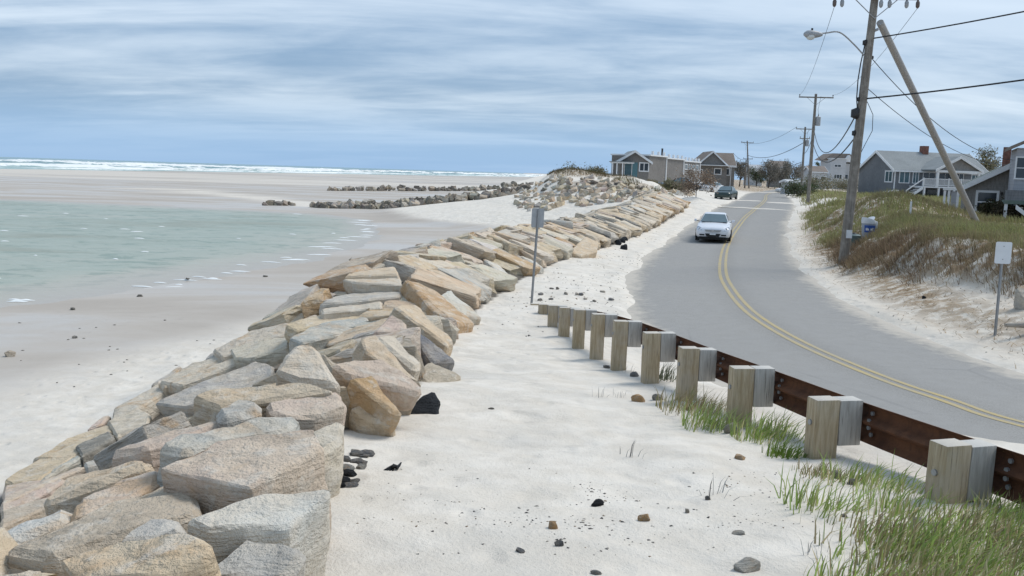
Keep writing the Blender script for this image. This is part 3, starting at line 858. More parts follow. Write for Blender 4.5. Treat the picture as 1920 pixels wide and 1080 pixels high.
slab([(740, 575), (780, 570), (850, 640), (838, 648), (790, 612)], .4, 'tan', .45, (.4, -.1, 1))
slab([(816, 556), (845, 544), (904, 596), (871, 591)], .35, 'white', .34, (.4, -.1, 1))
slab([(641, 524), (749, 517), (756, 533), (667, 532)], .4, 'pale', .50, (-.03, -.03, 1), .95)
slab([(601, 569), (630, 552), (756, 541), (750, 557), (640, 567)], .4, 'grey', .42, (-.05, -.05, 1))
slab([(534, 609), (600, 586), (704, 577), (697, 593), (556, 620)], .4, 'tan', .42, (-.05, -.05, 1))
slab([(400, 655), (470, 620), (540, 606), (548, 622), (470, 648), (415, 668)], .4, 'pale', .38)
slab([(300, 715), (360, 680), (470, 652), (500, 656), (440, 685), (340, 722)], .4, 'pale', .36)
slab([(60, 858), (124, 822), (204, 796), (211, 809), (151, 831), (144, 858)], .4, 'tan', .30)
slab([(200, 789), (262, 767), (282, 773), (278, 793), (236, 804), (218, 818)], .4, 'pale', .32)
slab([(162, 804), (189, 784), (207, 780), (191, 796)], .3, 'pink', .28)
slab([(213, 764), (284, 727), (333, 709), (340, 716), (298, 744), (262, 764), (207, 789)], .4, 'pale', .32)
slab([(282, 722), (338, 684), (342, 691), (298, 718)], .35, 'grey', .32)
slab([(298, 718), (331, 704), (391, 680), (420, 675), (420, 687), (347, 709), (307, 727)], .4, 'tan', .34)
slab([(382, 671), (420, 644), (432, 655), (409, 673)], .35, 'grey', .34)
slab([(7, 898), (107, 840), (147, 842), (153, 849), (73, 898), (22, 907)], .4, 'tan', .28)
slab([(71, 900), (144, 851), (155, 855), (89, 895)], .35, 'teal', .30)
slab([(0, 942), (16, 929), (76, 902), (147, 873), (160, 873), (80, 911), (4, 944)], .4, 'pink', .27)
slab([(155, 869), (193, 846), (224, 856), (160, 875)], .35, 'grey', .32)
slab([(562, 568), (601, 537), (619, 539), (601, 553)], .4, 'orange', .42)
slab([(601, 580), (654, 570), (715, 566), (715, 577), (605, 587)], .4, 'pale', .42, (-.05, -.05, 1))
slab([(662, 510), (740, 499), (746, 514), (646, 517)], .4, 'tan', .45, (-.05, -.03, 1))
slab([(0, 1052), (60, 1032), (95, 1046), (100, 1062), (20, 1075), (0, 1080)], .4, 'pink', .22)
slab([(40, 1082), (90, 1068), (110, 1080), (90, 1098), (50, 1098)], .35, 'tan', .22)
slab([(430, 655), (500, 630), (545, 632), (540, 650), (470, 672), (440, 672)], .4, 'pale', .38)
slab([(960, 470), (1010, 480), (1050, 520), (985, 512)], .4, 'white', .34, (.4, .05, 1))
slab([(895, 478), (930, 476), (978, 530), (940, 540)], .4, 'white', .36, (.4, .05, 1))
slab([(1068, 470), (1098, 440), (1122, 452), (1120, 472), (1090, 482)], .6, 'tan', .45, (.3, -.3, 1))

handc = np.array([h_[1][:] for h_ in hand])
def covered(pt):
    a, b_ = project(pt)
    P = np.array([pt[0], pt[1]])
    for poly, cen in hand:
        if (Vector(pt) - cen).length > 1.4: continue
        cx_ = sum(p[0] for p in poly) / len(poly); cy_ = sum(p[1] for p in poly) / len(poly)
        Q = np.array([(cx_ + (p[0] - cx_) * 1.02, cy_ + (p[1] - cy_) * 1.02) for p in poly])
        if in_poly(np.array([a]), np.array([b_]), Q)[0]: return True
    return False
rg = random.Random(42)
names_near = ['tan', 'pale', 'grey', 'pink', 'brown', 'pale', 'tan', 'teal', 'tan', 'pale']
names_far = ['tan', 'orange', 'pale', 'tan', 'pink', 'grey', 'tan', 'white', 'tan', 'brown', 'pale']
cands = []
yy = 2.6
while yy < WALL_END:
    far = yy > 19
    step = .52 if yy < 19 else (.72 if yy < 45 else .95)
    umax = (5.3 if yy < 11 else 4.5) if yy < 19 else (4.6 if yy < 34 else 3.9)
    uu = .25 + rg.uniform(0, .4)
    while uu < umax:
        ln = rg.uniform(.8, 1.35) if yy < 19 else rg.uniform(1.15, 2.0)
        y1 = yy + rg.uniform(-.22, .22); u1 = uu + ln * .35
        x1 = float(np.interp(y1, XL_Y, XL_X)) - u1
        n = surf_frame(x1, y1)
        wd = rg.uniform(.45, .70) if not far else rg.uniform(.62, .95)
        ht = rg.uniform(.45, .62)
        if far: wd *= 1.22
        lift = rg.uniform(.02, .16) + .04 if not far else rg.uniform(.03, .13)
        if not far and uu > 1.6: lift = rg.uniform(-.10, .0); ht = .42; wd *= 1.15
        z1 = float(surf(np.array([x1]), np.array([y1]))[0])
        top = (x1, y1, z1 + lift + .22)
        a, b_ = project(top)
        cands.append((yy, a, b_, x1, y1, z1, n, ln, wd, ht, lift, far))
        uu += ln * (.66 if not far else .74)
    yy += step
placed = []
for cd in cands:
    yy, a, b_, x1, y1, z1, n, ln, wd, ht, lift, far = cd
    if a < -260 or a > 1400 or b_ > 1230: continue
    dxy = Vector((-1, .2, 0)); dxy = (dxy - n * dxy.dot(n)).normalized(); cen_ = Vector((x1, y1, z1 + .25))
    cov = sum(covered(cen_ + dxy * ln * f1 + Vector((0, 1, 0)) * wd * f2) for f1, f2 in ((0, 0), (.4, 0), (-.4, 0), (0, .4), (0, -.4)))
    if cov >= 2:
        if cov >= 4: continue
        lift -= .30; ht *= .8; wd *= .75; ln *= .75
    elif cov == 1: lift -= .15; wd *= .85; ln *= .85
    elif y1 < 9: lift -= .12
    placed.append((yy, a, b_, x1, y1, z1, n, ln, wd, ht, lift, far))
placed.sort(key=lambda k: k[0] - (0 if -20 < k[1] < 1320 else 400) * -1)
spare = []
for k, (yy, a, b_, x1, y1, z1, n, ln, wd, ht, lift, far) in enumerate(placed):
    ex = Vector((-1, rg.uniform(-.12, .42), 0)) if not far else Vector((-1, rg.uniform(.15, .95), 0))
    ex = (ex - n * ex.dot(n)).normalized()
    tilt = Quaternion(ex, (rg.uniform(-.30, .15) if float(np.interp(y1, XL_Y, XL_X)) - x1 < 1.8 else rg.uniform(-.16, .06)) if not far else rg.uniform(-.20, .16))
    nz_ = tilt @ n; ey = nz_.cross(ex).normalized()
    rot = Matrix((ex, ey, nz_)).transposed().to_4x4()
    mw = Matrix.Translation(Vector((x1, y1, z1)) + n * (lift + .02)) @ rot @ Matrix.Diagonal((ln, wd, ht, 1))
    nm = rg.choice(names_far if far else names_near)
    if rg.random() < .03: nm = 'dark'
    me = ROCKS[rg.randrange(len(ROCKS))]
    if k < 290 - len(hand): child('boulder', me, seawall, mw, vary(PAL[nm], rg, .12))
    else: spare.append((mw, nm))
# the boulders past the first three hundred, joined by tone
def join_rocks(name, items, parent, lib, col, rgx):
    Vs = []; Fs = []; off_ = 0
    for mw, _ in items:
        me = lib[rgx.randrange(len(lib))]
        co = np.empty(len(me.vertices) * 3, np.float32); me.vertices.foreach_get('co', co); co = co.reshape(-1, 3)
        M4 = np.array(Matrix.Translation(-parent.location) @ mw); co = co @ M4[:3, :3].T + M4[:3, 3]
        tri = np.empty(len(me.polygons) * 3, np.int32); me.polygons.foreach_get('vertices', tri)
        Vs.append(co); Fs.append(tri.reshape(-1, 3) + off_); off_ += len(co)
    o = link(name, npmesh(name, np.concatenate(Vs), np.concatenate(Fs), M_['rock'], False), None, parent)
    o.color = (*col, 1); o['kind'] = 'stuff'; return o
for nm in sorted(set(s_[1] for s_ in spare)):
    join_rocks('boulders', [s_ for s_ in spare if s_[1] == nm], seawall, LOWR, PAL[nm], rg)

# ------------------------------------------------------------------ groynes on the flats and the boulder slope under the dune
def groyne(label, p0, p1, w0, w1, hgt, n, seed, cols, smin, smax):
    rgx = random.Random(seed)
    a = np.array(p0); b_ = np.array(p1); ab = b_ - a; L = np.hypot(*ab); d = ab / L; nn = np.array([-d[1], d[0]])
    root = empty('rock_groyne', (a[0], a[1], hz(a[0], a[1])))
    tag(root, label, 'groyne')
    for k in range(n):
        f = (k + rgx.random()) / n; wd = w0 + (w1 - w0) * f
        for tries in range(1):
            s_ = rgx.uniform(-1, 1) * wd
            pos = a + ab * f + nn * s_
            prof = max(0, 1 - abs(s_ / wd)) * hgt * min(1, .35 + f * 3)
            r = rgx.uniform(smin, smax)
            z_ = hz(pos[0], pos[1]) + prof * rgx.uniform(.55, 1.0) + r * .1
            q_ = Quaternion(Vector((rgx.gauss(0, 1), rgx.gauss(0, 1), rgx.gauss(0, 1))).normalized(), rgx.uniform(0, 1.2))
            mw = Matrix.Translation((pos[0], pos[1], z_)) @ q_.to_matrix().to_4x4() @ Matrix.Diagonal((r * rgx.uniform(.9, 1.5), r * rgx.uniform(.8, 1.2), r * rgx.uniform(.7, 1.0), 1))
            child('boulder', LOWR[rgx.randrange(len(LOWR))], root, mw, vary(PAL[rgx.choice(cols)], rgx, .15))
    return root
gz = -1.95
g1a, g1b = gp(585, 388, gz), gp(985, 388, -1.2)
groyne('thick dark boulder groyne running out across wet sand from the boulder slope', g1a[:2], g1b[:2], 1.6, 2.4, .75, 260, 3, ['gdark', 'gbrown', 'gdark', 'ggrey', 'brown'], .55, 1.1)
g0a, g0b = gp(492, 384, gz), gp(548, 384, gz)
groyne('small detached heap of dark boulders beyond the tip of the groyne', g0a[:2], g0b[:2], .7, 1.0, .35, 16, 4, ['gdark', 'gbrown', 'ggrey'], .45, .9)
g2a, g2b = gp(618, 357, gz), gp(985, 357, -1.8)
groyne('thin low line of dark boulders on the far flats behind the nearer groyne', g2a[:2], g2b[:2], 1.0, 3.0, 1.0, 150, 5, ['gdark', 'gbrown', 'ggrey', 'gdark'], .6, 1.3)

mound = empty('boulder_slope', (10, 96, hz(10, 96)))
tag(mound, 'broad slope of scattered pale and tan boulders below the shingled dune house', 'boulder slope')
rgx = random.Random(11); cnt = 0; guard = 0
while cnt < 290 and guard < 4000:
    guard += 1
    a = rgx.uniform(968, 1300); lo = np.interp(a, [968, 1040, 1160, 1240, 1300], [398, 394, 378, 372, 366]); hi = np.interp(a, [968, 1000, 1060, 1160, 1200, 1300], [352, 338, 330, 338, 352, 362])
    b_ = rgx.uniform(hi, lo)
    if a > 1150 and rgx.random() < (a - 1150) / 170: continue
    P = hit(a, b_, 0, 60, 240)
    if P[2] < -1.7 or P[1] > 150: continue
    r = rgx.uniform(.35, .85)
    q_ = Quaternion(Vector((rgx.gauss(0, .4), rgx.gauss(0, .4), 1)).normalized(), rgx.uniform(0, 6.28))
    mw = Matrix.Translation((P[0], P[1], P[2] + r * .08)) @ q_.to_matrix().to_4x4() @ Matrix.Diagonal((r * rgx.uniform(1, 1.6), r, r * rgx.uniform(.6, .9), 1))
    child('boulder', LOWR[rgx.randrange(len(LOWR))], mound, mw, vary(PAL[rgx.choice(['pale', 'tan', 'tan', 'pink', 'ggrey', 'brown', 'white', 'brown', 'tan'] + (['gdark', 'gbrown', 'ggrey'] if b_ < 360 else []))], rgx, .15))
    cnt += 1
# ================================================================== THINGS
def V3(a): return Vector((float(a[0]), float(a[1]), float(a[2])))
# ------------------------------------------------------------------ guardrail
posts_px = [(1783, 829, 5.4), (1545, 746, 6.75), (1391, 688, 8.15), (1292, 651, 9.55), (1222, 623, 11.0), (1164, 601, 12.5), (1122, 588, 14.0),
            (1087, 580, 15.5), (1059, 576, 17.0), (1037, 572, 18.5), (1018, 570, 20.0), (1003, 569, 21.4)]
tops = [V3(dp(*p)) for p in posts_px]
d0 = tops[0] - tops[1]
tops = [tops[0] + Vector((d0.x * 2.9, d0.y * 2.0, d0.z * 1.2)), tops[0] + Vector((d0.x * 1.35, d0.y * 1.03, d0.z * .8))] + tops
guard = empty('guardrail', (tops[2].x, tops[2].y, hz(tops[2].x, tops[2].y)))
tag(guard, 'weathered timber post guardrail with a rusty steel beam along the bend of the road', 'guardrail')
def pchild(o, parent, M):
    o.parent = parent; o.matrix_parent_inverse = Matrix.Identity(4); o.matrix_basis = M; return o
rgp = random.Random(5)
face = []
for i, p in enumerate(tops):
    t = (tops[min(i + 1, len(tops) - 1)] - tops[max(i - 1, 0)]); t.z = 0; t.normalize()
    nrm_ = Vector((t.y, -t.x, 0))                    # towards the road
    yaw = math.atan2(nrm_.y, nrm_.x) + rgp.uniform(-.05, .05)
    bury = p.z - hz(p.x, p.y)
    h = bury + .7
    mb = MB().box(-.1, .1, -.075, .075, -h, 0)
    po = mb.build('post', M_['post_wood'], None, .009, True)
    lean = Matrix.Rotation(rgp.uniform(-.012, .012), 4, 'X') @ Matrix.Rotation(rgp.uniform(-.01, .01), 4, 'Y')
    pchild(po, guard, Matrix.Translation(p - guard.location) @ Matrix.Rotation(yaw, 4, 'Z') @ lean)
    bk = MB().box(.104, .30, -.073, .073, -.37, -.006 + rgp.uniform(-.012, .006)).build('spacer_block', M_['block_wood'], po, .008, True)
    MB().tube([(-.112, 0, -.19), (-.098, 0, -.19)], .022, 8).build('bolt', M_['galvanised'], po)
    face.append((p + nrm_ * .305, nrm_, t))
fp = np.array([f[0][:] for f in face])
fpd = catmull(fp[:, :2], 8); fz = catmull(fp[:, [2, 2]], 8)[:, 0]
td = np.gradient(fpd, axis=0); td /= np.linalg.norm(td, axis=1)[:, None]; nd = np.stack([td[:, 1], -td[:, 0]], 1)
# W-beam section: (offset towards the road, height)
prof = [(.0, .155), (.012, .145), (.055, .125), (.075, .10), (.075, .062), (.06, .04), (.012, .018), (.0, 0), (.012, -.018), (.06, -.04), (.075, -.062), (.075, -.10), (.055, -.125), (.012, -.145), (.0, -.155)]
full = prof + [(a + .006, b_ * 1.0) for a, b_ in prof[::-1]]
m_ = len(full); RVv = []; RFf = []
for i in range(len(fpd)):
    for a, b_ in full:
        RVv.append((fpd[i, 0] + nd[i, 0] * a, fpd[i, 1] + nd[i, 1] * a, fz[i] - .185 + b_))
for i in range(len(fpd) - 1):
    for k in range(m_):
        k2 = (k + 1) % m_; RFf.append((i * m_ + k, i * m_ + k2, (i + 1) * m_ + k2, (i + 1) * m_ + k))
RFf4 = RFf
me = bpy.data.meshes.new('rail_beam'); me.from_pydata([tuple(Vector(v) - guard.location) for v in RVv], [], RFf4 + [tuple(range(m_)), tuple(range(len(RVv) - m_, len(RVv)))[::-1]]); me.update()
me.polygons.foreach_set('use_smooth', np.ones(len(me.polygons), bool)); me.set_sharp_from_angle(angle=R_(50)); me.materials.append(M_['rusted_steel'])
rail = link('rail_beam', me, None, guard)
bolt_me = MB().tube([(0, 0, 0), (-.016, 0, 0)], .017, 8).build('bolt', M_['galvanised'], rail).data
first = [o for o in COL.objects if o.data == bolt_me][0]; bpy.data.objects.remove(first)
for i in range(1, 8):
    p, nr_, t_ = face[i]
    for dt, dz in ((-.13, .085), (-.13, -.085), (-.13, .028), (-.13, -.028)):
        b0 = bpy.data.objects.new('bolt', bolt_me); COL.objects.link(b0)
        offn = .055 if abs(dz) > .05 else .03
        pchild(b0, rail, Matrix.Translation(p - guard.location + t_ * dt + nr_ * (offn - .004) + Vector((0, 0, -.185 + dz))) @ Matrix.Rotation(math.atan2(nr_.y, nr_.x), 4, 'Z'))

# ------------------------------------------------------------------ signs
def road_sign(label, base_px, top_px, depth, w_, h_, yaw, mplate, back_open, clip=.02):
    B = dp(base_px[0], base_px[1], depth); B[2] = hz(B[0], B[1])
    T = V3(dp(top_px[0], top_px[1], depth))
    root = empty('road_sign', tuple(B), yaw); tag(root, label, 'sign')
    L = Matrix.Rotation(-yaw, 4, 'Z') @ Vector((T.x - B[0], T.y - B[1], T.z - B[2]))
    dirv = L.normalized()
    # U-channel post
    ax_ = Vector((1, 0, 0)); ay_ = dirv.cross(ax_).normalized()
    sec = [(-.030, .014), (-.030, .010), (-.012, .010), (-.010, -.018), (.010, -.018), (.012, .010), (.030, .010), (.030, .014), (.015, .014), (.014, -.022), (-.014, -.022), (-.015, .014)]
    mb = MB(); n = len(sec); a = -dirv * .5; b_ = L
    mb.v = [tuple(a + ax_ * s[0] + ay_ * s[1]) for s in sec] + [tuple(b_ + ax_ * s[0] + ay_ * s[1]) for s in sec]
    mb.f = [(i, (i + 1) % n, n + (i + 1) % n, n + i) for i in range(n)]
    mb.build('post', M_['galvanised'], root)
    r = .035; pts = []
    for cx_, cz_, a0 in ((w_ / 2 - r, h_ / 2 - r, 0), (-w_ / 2 + r, h_ / 2 - r, 90), (-w_ / 2 + r, -h_ / 2 + r, 180), (w_ / 2 - r, -h_ / 2 + r, 270)):
        for k in range(5):
            th = R_(a0 + 22.5 * k); pts.append((cx_ + r * math.cos(th), cz_ + r * math.sin(th)))
    yy_ = .026 if back_open else -.030
    pl = MB().prism(pts, 'y', -.0015, .0015).build('plate', mplate, root)
    up = dirv; rotm = Matrix((ax_, ay_, up)).transposed()
    pl.matrix_basis = Matrix.Translation(L - up * (h_ / 2 - .03) + ay_ * yy_ * (1 if ay_.y > 0 else -1)) @ rotm.to_4x4()
    for dz in (-.14, .14):
        bo = MB().tube([(0, -.008, dz), (0, .008, dz)], .012, 8).build('bolt', M_['galvanised'], root)
        bo.matrix_basis = pl.matrix_basis.copy()
    return root
road_sign('small rounded sign seen from its grey back on a leaning post at the guardrail end', (997, 566), (1010, 393), 21.7, .315, .47, R_(14), M_['sign_back'], True)
road_sign('blank pale sign on a steel post beside the sandy dune bank', (1867, 618), (1882, 456), 19.0, .32, .47, R_(-12), M_['sign_white'], False)

# ------------------------------------------------------------------ utility poles and wires
def sag(a, b_, s, n=22):
    a = Vector(a); b_ = Vector(b_); return [a.lerp(b_, i / n) - Vector((0, 0, s * 4 * (i / n) * (1 - i / n))) for i in range(n + 1)]
def wire(label, a, b_, s, r=.012, name='overhead_wire', group=None, n=22):
    o = MB().tube(sag(a, b_, s, n), r, 5).build(name, M_['cable'], None, smooth=True)
    tag(o, label, 'wire', group); return o
def utility_pole(label, base, top, r0, r1, arms=(), yaw=0.0, transformer=None, extra=None):
    base = V3(base); top = V3(top); root = empty('utility_pole', base)
    tag(root, label, 'utility pole')
    L = top - base; ax = L.normalized()
    MB().tube([-ax * 1.2, Vector((0, 0, 0)), L * .35, L * .7, L], [r0 * 1.05, r0, r0 * .9 + r1 * .1, r0 * .4 + r1 * .6, r1], 14).build('shaft', M_['pole_wood'], root, smooth=True)
    dx = Vector((math.cos(yaw), math.sin(yaw), 0)); dy = Vector((-dx.y, dx.x, 0))
    ends = []
    for (dist, half, ins, hang) in arms:
        c_ = L - ax * dist - dy * (r1 + .06)
        M = Matrix((dx, dy, Vector((0, 0, 1)))).transposed().to_4x4(); M.translation = c_
        arm = MB().box(-half, half, -.05, .05, -.06, .06, M=M).build('crossarm', M_['pole_wood'], root, .006)
        MB().tube([c_ + dx * half * .5 - Vector((0, 0, .06)), c_ - Vector((0, 0, .75)) + dy * .03], .018, 6).tube([c_ - dx * half * .5 - Vector((0, 0, .06)), c_ - Vector((0, 0, .75)) + dy * .03], .018, 6).build('arm_brace', M_['galvanised'], root)
        for k in ins:
            q_ = c_ + dx * half * k
            if hang:
                MB().tube([q_ - Vector((0, 0, .05)), q_ - Vector((0, 0, .12)), q_ - Vector((0, 0, .16)), q_ - Vector((0, 0, .30)), q_ - Vector((0, 0, .36))], [.02, .06, .075, .07, .03], 10).build('insulator', M_['insulator' if abs(k) > .9 else 'transformer_grey'], arm, smooth=True)
                ends.append(base + q_ - Vector((0, 0, .36)))
            else:
                MB().tube([q_ + Vector((0, 0, .05)), q_ + Vector((0, 0, .12)), q_ + Vector((0, 0, .16)), q_ + Vector((0, 0, .27))], [.015, .02, .06, .045], 10).build('insulator', M_['insulator'], arm, smooth=True)
                ends.append(base + q_ + Vector((0, 0, .25)))
    if transformer:
        dist, side = transformer
        c_ = L - ax * dist + dx * side * (r1 + .27)
        tr = MB().tube([c_ - Vector((0, 0, .45)), c_ - Vector((0, 0, .42)), c_ + Vector((0, 0, .38)), c_ + Vector((0, 0, .46))], [.20, .24, .24, .12], 14).build('transformer', M_['transformer_grey'], root, smooth=True)
        MB().tube([c_ + Vector((0, 0, .44)), c_ + Vector((0, 0, .68))], [.05, .03], 8).build('bushing', M_['insulator'], tr)
        MB().tube([c_ + Vector((0, 0, .66)), c_ + Vector((side * -.1, -.05, 1.1)), L - ax * .2 + dx * side * .5], .014, 5).build('jumper_wire', M_['cable'], tr)
    return root, ends, L, ax
# near pole
PD = 35.0
pb = hit(1581, 494); pb[2] = hz(pb[0], pb[1]) ; PD = pb[1]
pt = dp(1644, -34, PD)
near, nends, NL, nax = utility_pole('tall weathered utility pole with a street lamp and a leaning brace pole', pb, pt, .19, .135, [(.62, 1.56, (-.98, -.80, .12, .32, .72, .98), True)], R_(-4))
nb = V3(pb)
def on_near(py):                     # point on the near pole's axis at image height py
    best = min((abs(project(nb + NL * (k / 400))[1] - py), k / 400) for k in range(401)); return nb + NL * best[1]
MB().box(-.11, .11, -.215, -.19, -.16, .16, M=Matrix.Translation(on_near(438) - nb + Vector((.02, 0, 0)))).build('number_plate', M_['sign_white'], near)
# street lamp on its arm
la = on_near(112) - nb; le = V3(dp(1527, 67, PD - .6)) - nb
arm_pts = [la, la.lerp(le, .28) + Vector((0, 0, .33)), la.lerp(le, .55) + Vector((0, 0, .52)), la.lerp(le, .78) + Vector((0, 0, .30)), le + Vector((.1, 0, .06))]
lamp_arm = MB().tube([Vector(p) for p in np.vstack([catmull(np.array([q_[:2] for q_ in arm_pts]), 5).T, catmull(np.array([[q_.z, q_.z] for q_ in arm_pts]), 5)[:, 0]]).T], .028, 8).build('lamp_arm', M_['galvanised'], near, smooth=True)
lh = MB()
pr = [(.0, .045), (.08, .085), (.25, .13), (.45, .155), (.60, .13), (.70, .05)]
lh.tube([le + Vector((.30 - a, 0, .05 - .0 * a)) for a, r in pr], [r for a, r in pr], 12)
lamp_head = lh.build('lamp_head', M_['transformer_grey'], lamp_arm, smooth=True)
gl = MB().tube([le + Vector((-.14, 0, .0)), le + Vector((-.14, 0, -.06)), le + Vector((-.14, 0, -.13)), le + Vector((-.14, 0, -.16))], [.15, .165, .12, .03], 12).build('lens', M_['lamp_glass'], lamp_arm, smooth=True)
MB().tube([le + Vector((-.1, 0, .17)), le + Vector((-.1, 0, .27))], .04, 8).build('photocell', M_['dark_metal'], lamp_arm)
for py, sz_, sd_ in ((80, .09, -1), (108, .05, 1), (213, .17, -1), (186, .07, -1), (250, .09, -1)):
    p = on_near(py) - nb
    MB().tube([p + Vector((sd_ * .12, -.03, -sz_)), p + Vector((sd_ * (.14 + sz_ * .6), -.03, -sz_ * .4)), p + Vector((sd_ * (.14 + sz_ * .6), -.03, sz_ * .4)), p + Vector((sd_ * .12, -.03, sz_))], [sz_ * .5, sz_, sz_, sz_ * .5], 10).build('cable_clamp', M_['dark_metal'], near, smooth=True)
MB().tube([on_near(py) - nb + Vector((-.19 - .10 * math.sin(i * .8), -.05, 0)) for i, py in enumerate((85, 120, 150, 185, 205, 235, 270))], .022, 6).build('riser_cable', M_['cable'], near, smooth=True)
MB().tube([on_near(py) - nb + Vector((.16 + a_, -.05, 0)) for py, a_ in ((190, 0), (215, .28), (245, .33), (270, .12), (285, 0))], .012, 6).build('riser_cable', M_['cable'], near, smooth=True)
# brace pole
bf = hit(1838, 416, .0, 20, 60); bt = V3(dp(1650, 42, PD))
bt = bt + Vector((0, .0, 0)); bfv = Vector((bf[0], bf[1], hz(bf[0], bf[1]) - .35))
br = MB().tube([bfv, bfv.lerp(bt, .5), bt], [.15, .145, .135], 16).build('brace_pole', M_['brace_wood'], None, smooth=True)
tag(br, 'pale bare pole leaning from the dune grass against the tall utility pole', 'pole')
MB().tube([bt + Vector((-.05, 0, -.25)), bt + Vector((-.42, 0, -.42))], .05, 8).build('bracket', M_['galvanised'], br)
# other poles
def pole_at(label, bpx, tpx, depth, **kw):
    B = dp(bpx[0], bpx[1], depth); B[2] = hz(B[0], B[1]); T = dp(tpx[0], tpx[1], depth)
    return utility_pole(label, B, T, .17, .12, **kw) + (V3(B),)
p2 = pole_at('roadside utility pole with one crossarm and a grey transformer, next after the braced pole', (1514, 393), (1530, 176), 88, arms=[(.35, 1.65, (-.96, 0, .96), False)], transformer=(2.6, 1), yaw=R_(-4))
p3 = pole_at('utility pole standing close behind the transformer pole', (1500, 386), (1510, 238), 125, arms=[(.3, 1.3, (-.95, .95), False), (1.6, .7, (-.9, .9), False)], transformer=(2.2, 1), yaw=R_(-4))
p4 = pole_at('far pole with doubled legs on the landward side of the dune house', (1404, 357), (1401, 264), 190, arms=[(.4, 1.3, (-.95, .95), False), (3.8, 1.0, (-.9, .9), False)], transformer=(6.0, -1), yaw=R_(-8))
p5 = pole_at('thin bare pole beside the doubled far pole', (1396, 357), (1399, 300), 186, yaw=0)
# the pole behind the photographer's right shoulder that carries the heavy cables
pr_b = np.array([27.0, 12.0, 0]); pr_b[2] = hz(27.0, 12.0)
pR, eR, LR, axR, = utility_pole('utility pole carrying the heavy cables beyond the dune bank', pr_b, pr_b + np.array([.2, 0, 12.2]), .18, .13, [(.5, 1.5, (-.95, -.5, .5, .95), False)], R_(60))
def thru(start, px, py, xend):        # continue a wire from start through a pixel to world x = xend
    d = ray(px, py); # pixel ray and the vertical plane through start and the right pole
    s = V3(start); hd = Vector((pr_b[0] - s.x, pr_b[1] - s.y, 0)); nn = Vector((-hd.y, hd.x, 0))
    t = (s - Vector(CAM)).dot(nn) / Vector(d).dot(nn); P = Vector(CAM) + Vector(d) * t
    f = (P - s).xy.length / hd.length
    zend = s.z + (P.z - s.z) / max(f, .05) ; return P, f, zend
for py, (qx, qy), lab, rr in ((72, (1920, 22), 'upper heavy cable running from the braced pole over the houses on the dune', .026), (185, (1920, 150), 'lower heavy cable running from the braced pole over the houses on the dune', .030)):
    s = on_near(py) + Vector((.1, -.1, 0)); P, f, ze = thru(s, qx, qy, 0)
    sg = .55; ze = s.z + (P.z - s.z + sg * 4 * f * (1 - f)) / f
    ze = min(ze, pr_b[2] + 11.8)
    wire(lab, s, (pr_b[0] - .1, pr_b[1] + .1, ze), sg, rr)
n2e = p2[1]; n3e = p3[1]; n4e = p4[1]
g_ = 'power lines from pole to pole'
wire('thin power line from the seaward arm end of the braced pole', nends[0], n2e[0], .7, .009)
wire('thin power line from the landward arm end of the braced pole', nends[5], n2e[2], .7, .009)
a2 = p2[4]; L2 = p2[2]
wire('thick drooping cable from the braced pole to the transformer pole middle', on_near(190), a2 + L2 * .70, 2.2, .028)
wire('lowest drooping cable between the braced pole and the transformer pole', on_near(248), a2 + L2 * .58, 1.6, .030)
wire('short cable span from the transformer pole to the pole behind', a2 + L2 * .62, p3[4] + p3[2] * .62, .5, .03)
wire('upper long cable span reaching the doubled far pole', p3[4] + p3[2] * .78, p4[4] + p4[2] * .70, 1.2, .045)
wire('lower long cable span reaching the doubled far pole', p3[4] + p3[2] * .50, p4[4] + p4[2] * .48, 1.0, .035)
wire('seaward thin line from the pole close behind to the doubled far pole', n3e[0], n4e[0], 1.2, .02)
wire('upper service wire sagging from the braced pole down to the clapboard house', on_near(108) + Vector((.12, 0, 0)), dp(1899, 300, 53.5), .85, .016)
wire('lower service wire sagging from the braced pole down to the low green roof', on_near(165) + Vector((.12, 0, 0)), dp(1890, 309, 57.0), .7, .014)
wire('thin line from the doubled far pole to the gabled house roof', p4[4] + p4[2] * .62, dp(1375, 287, 176), .6, .03)

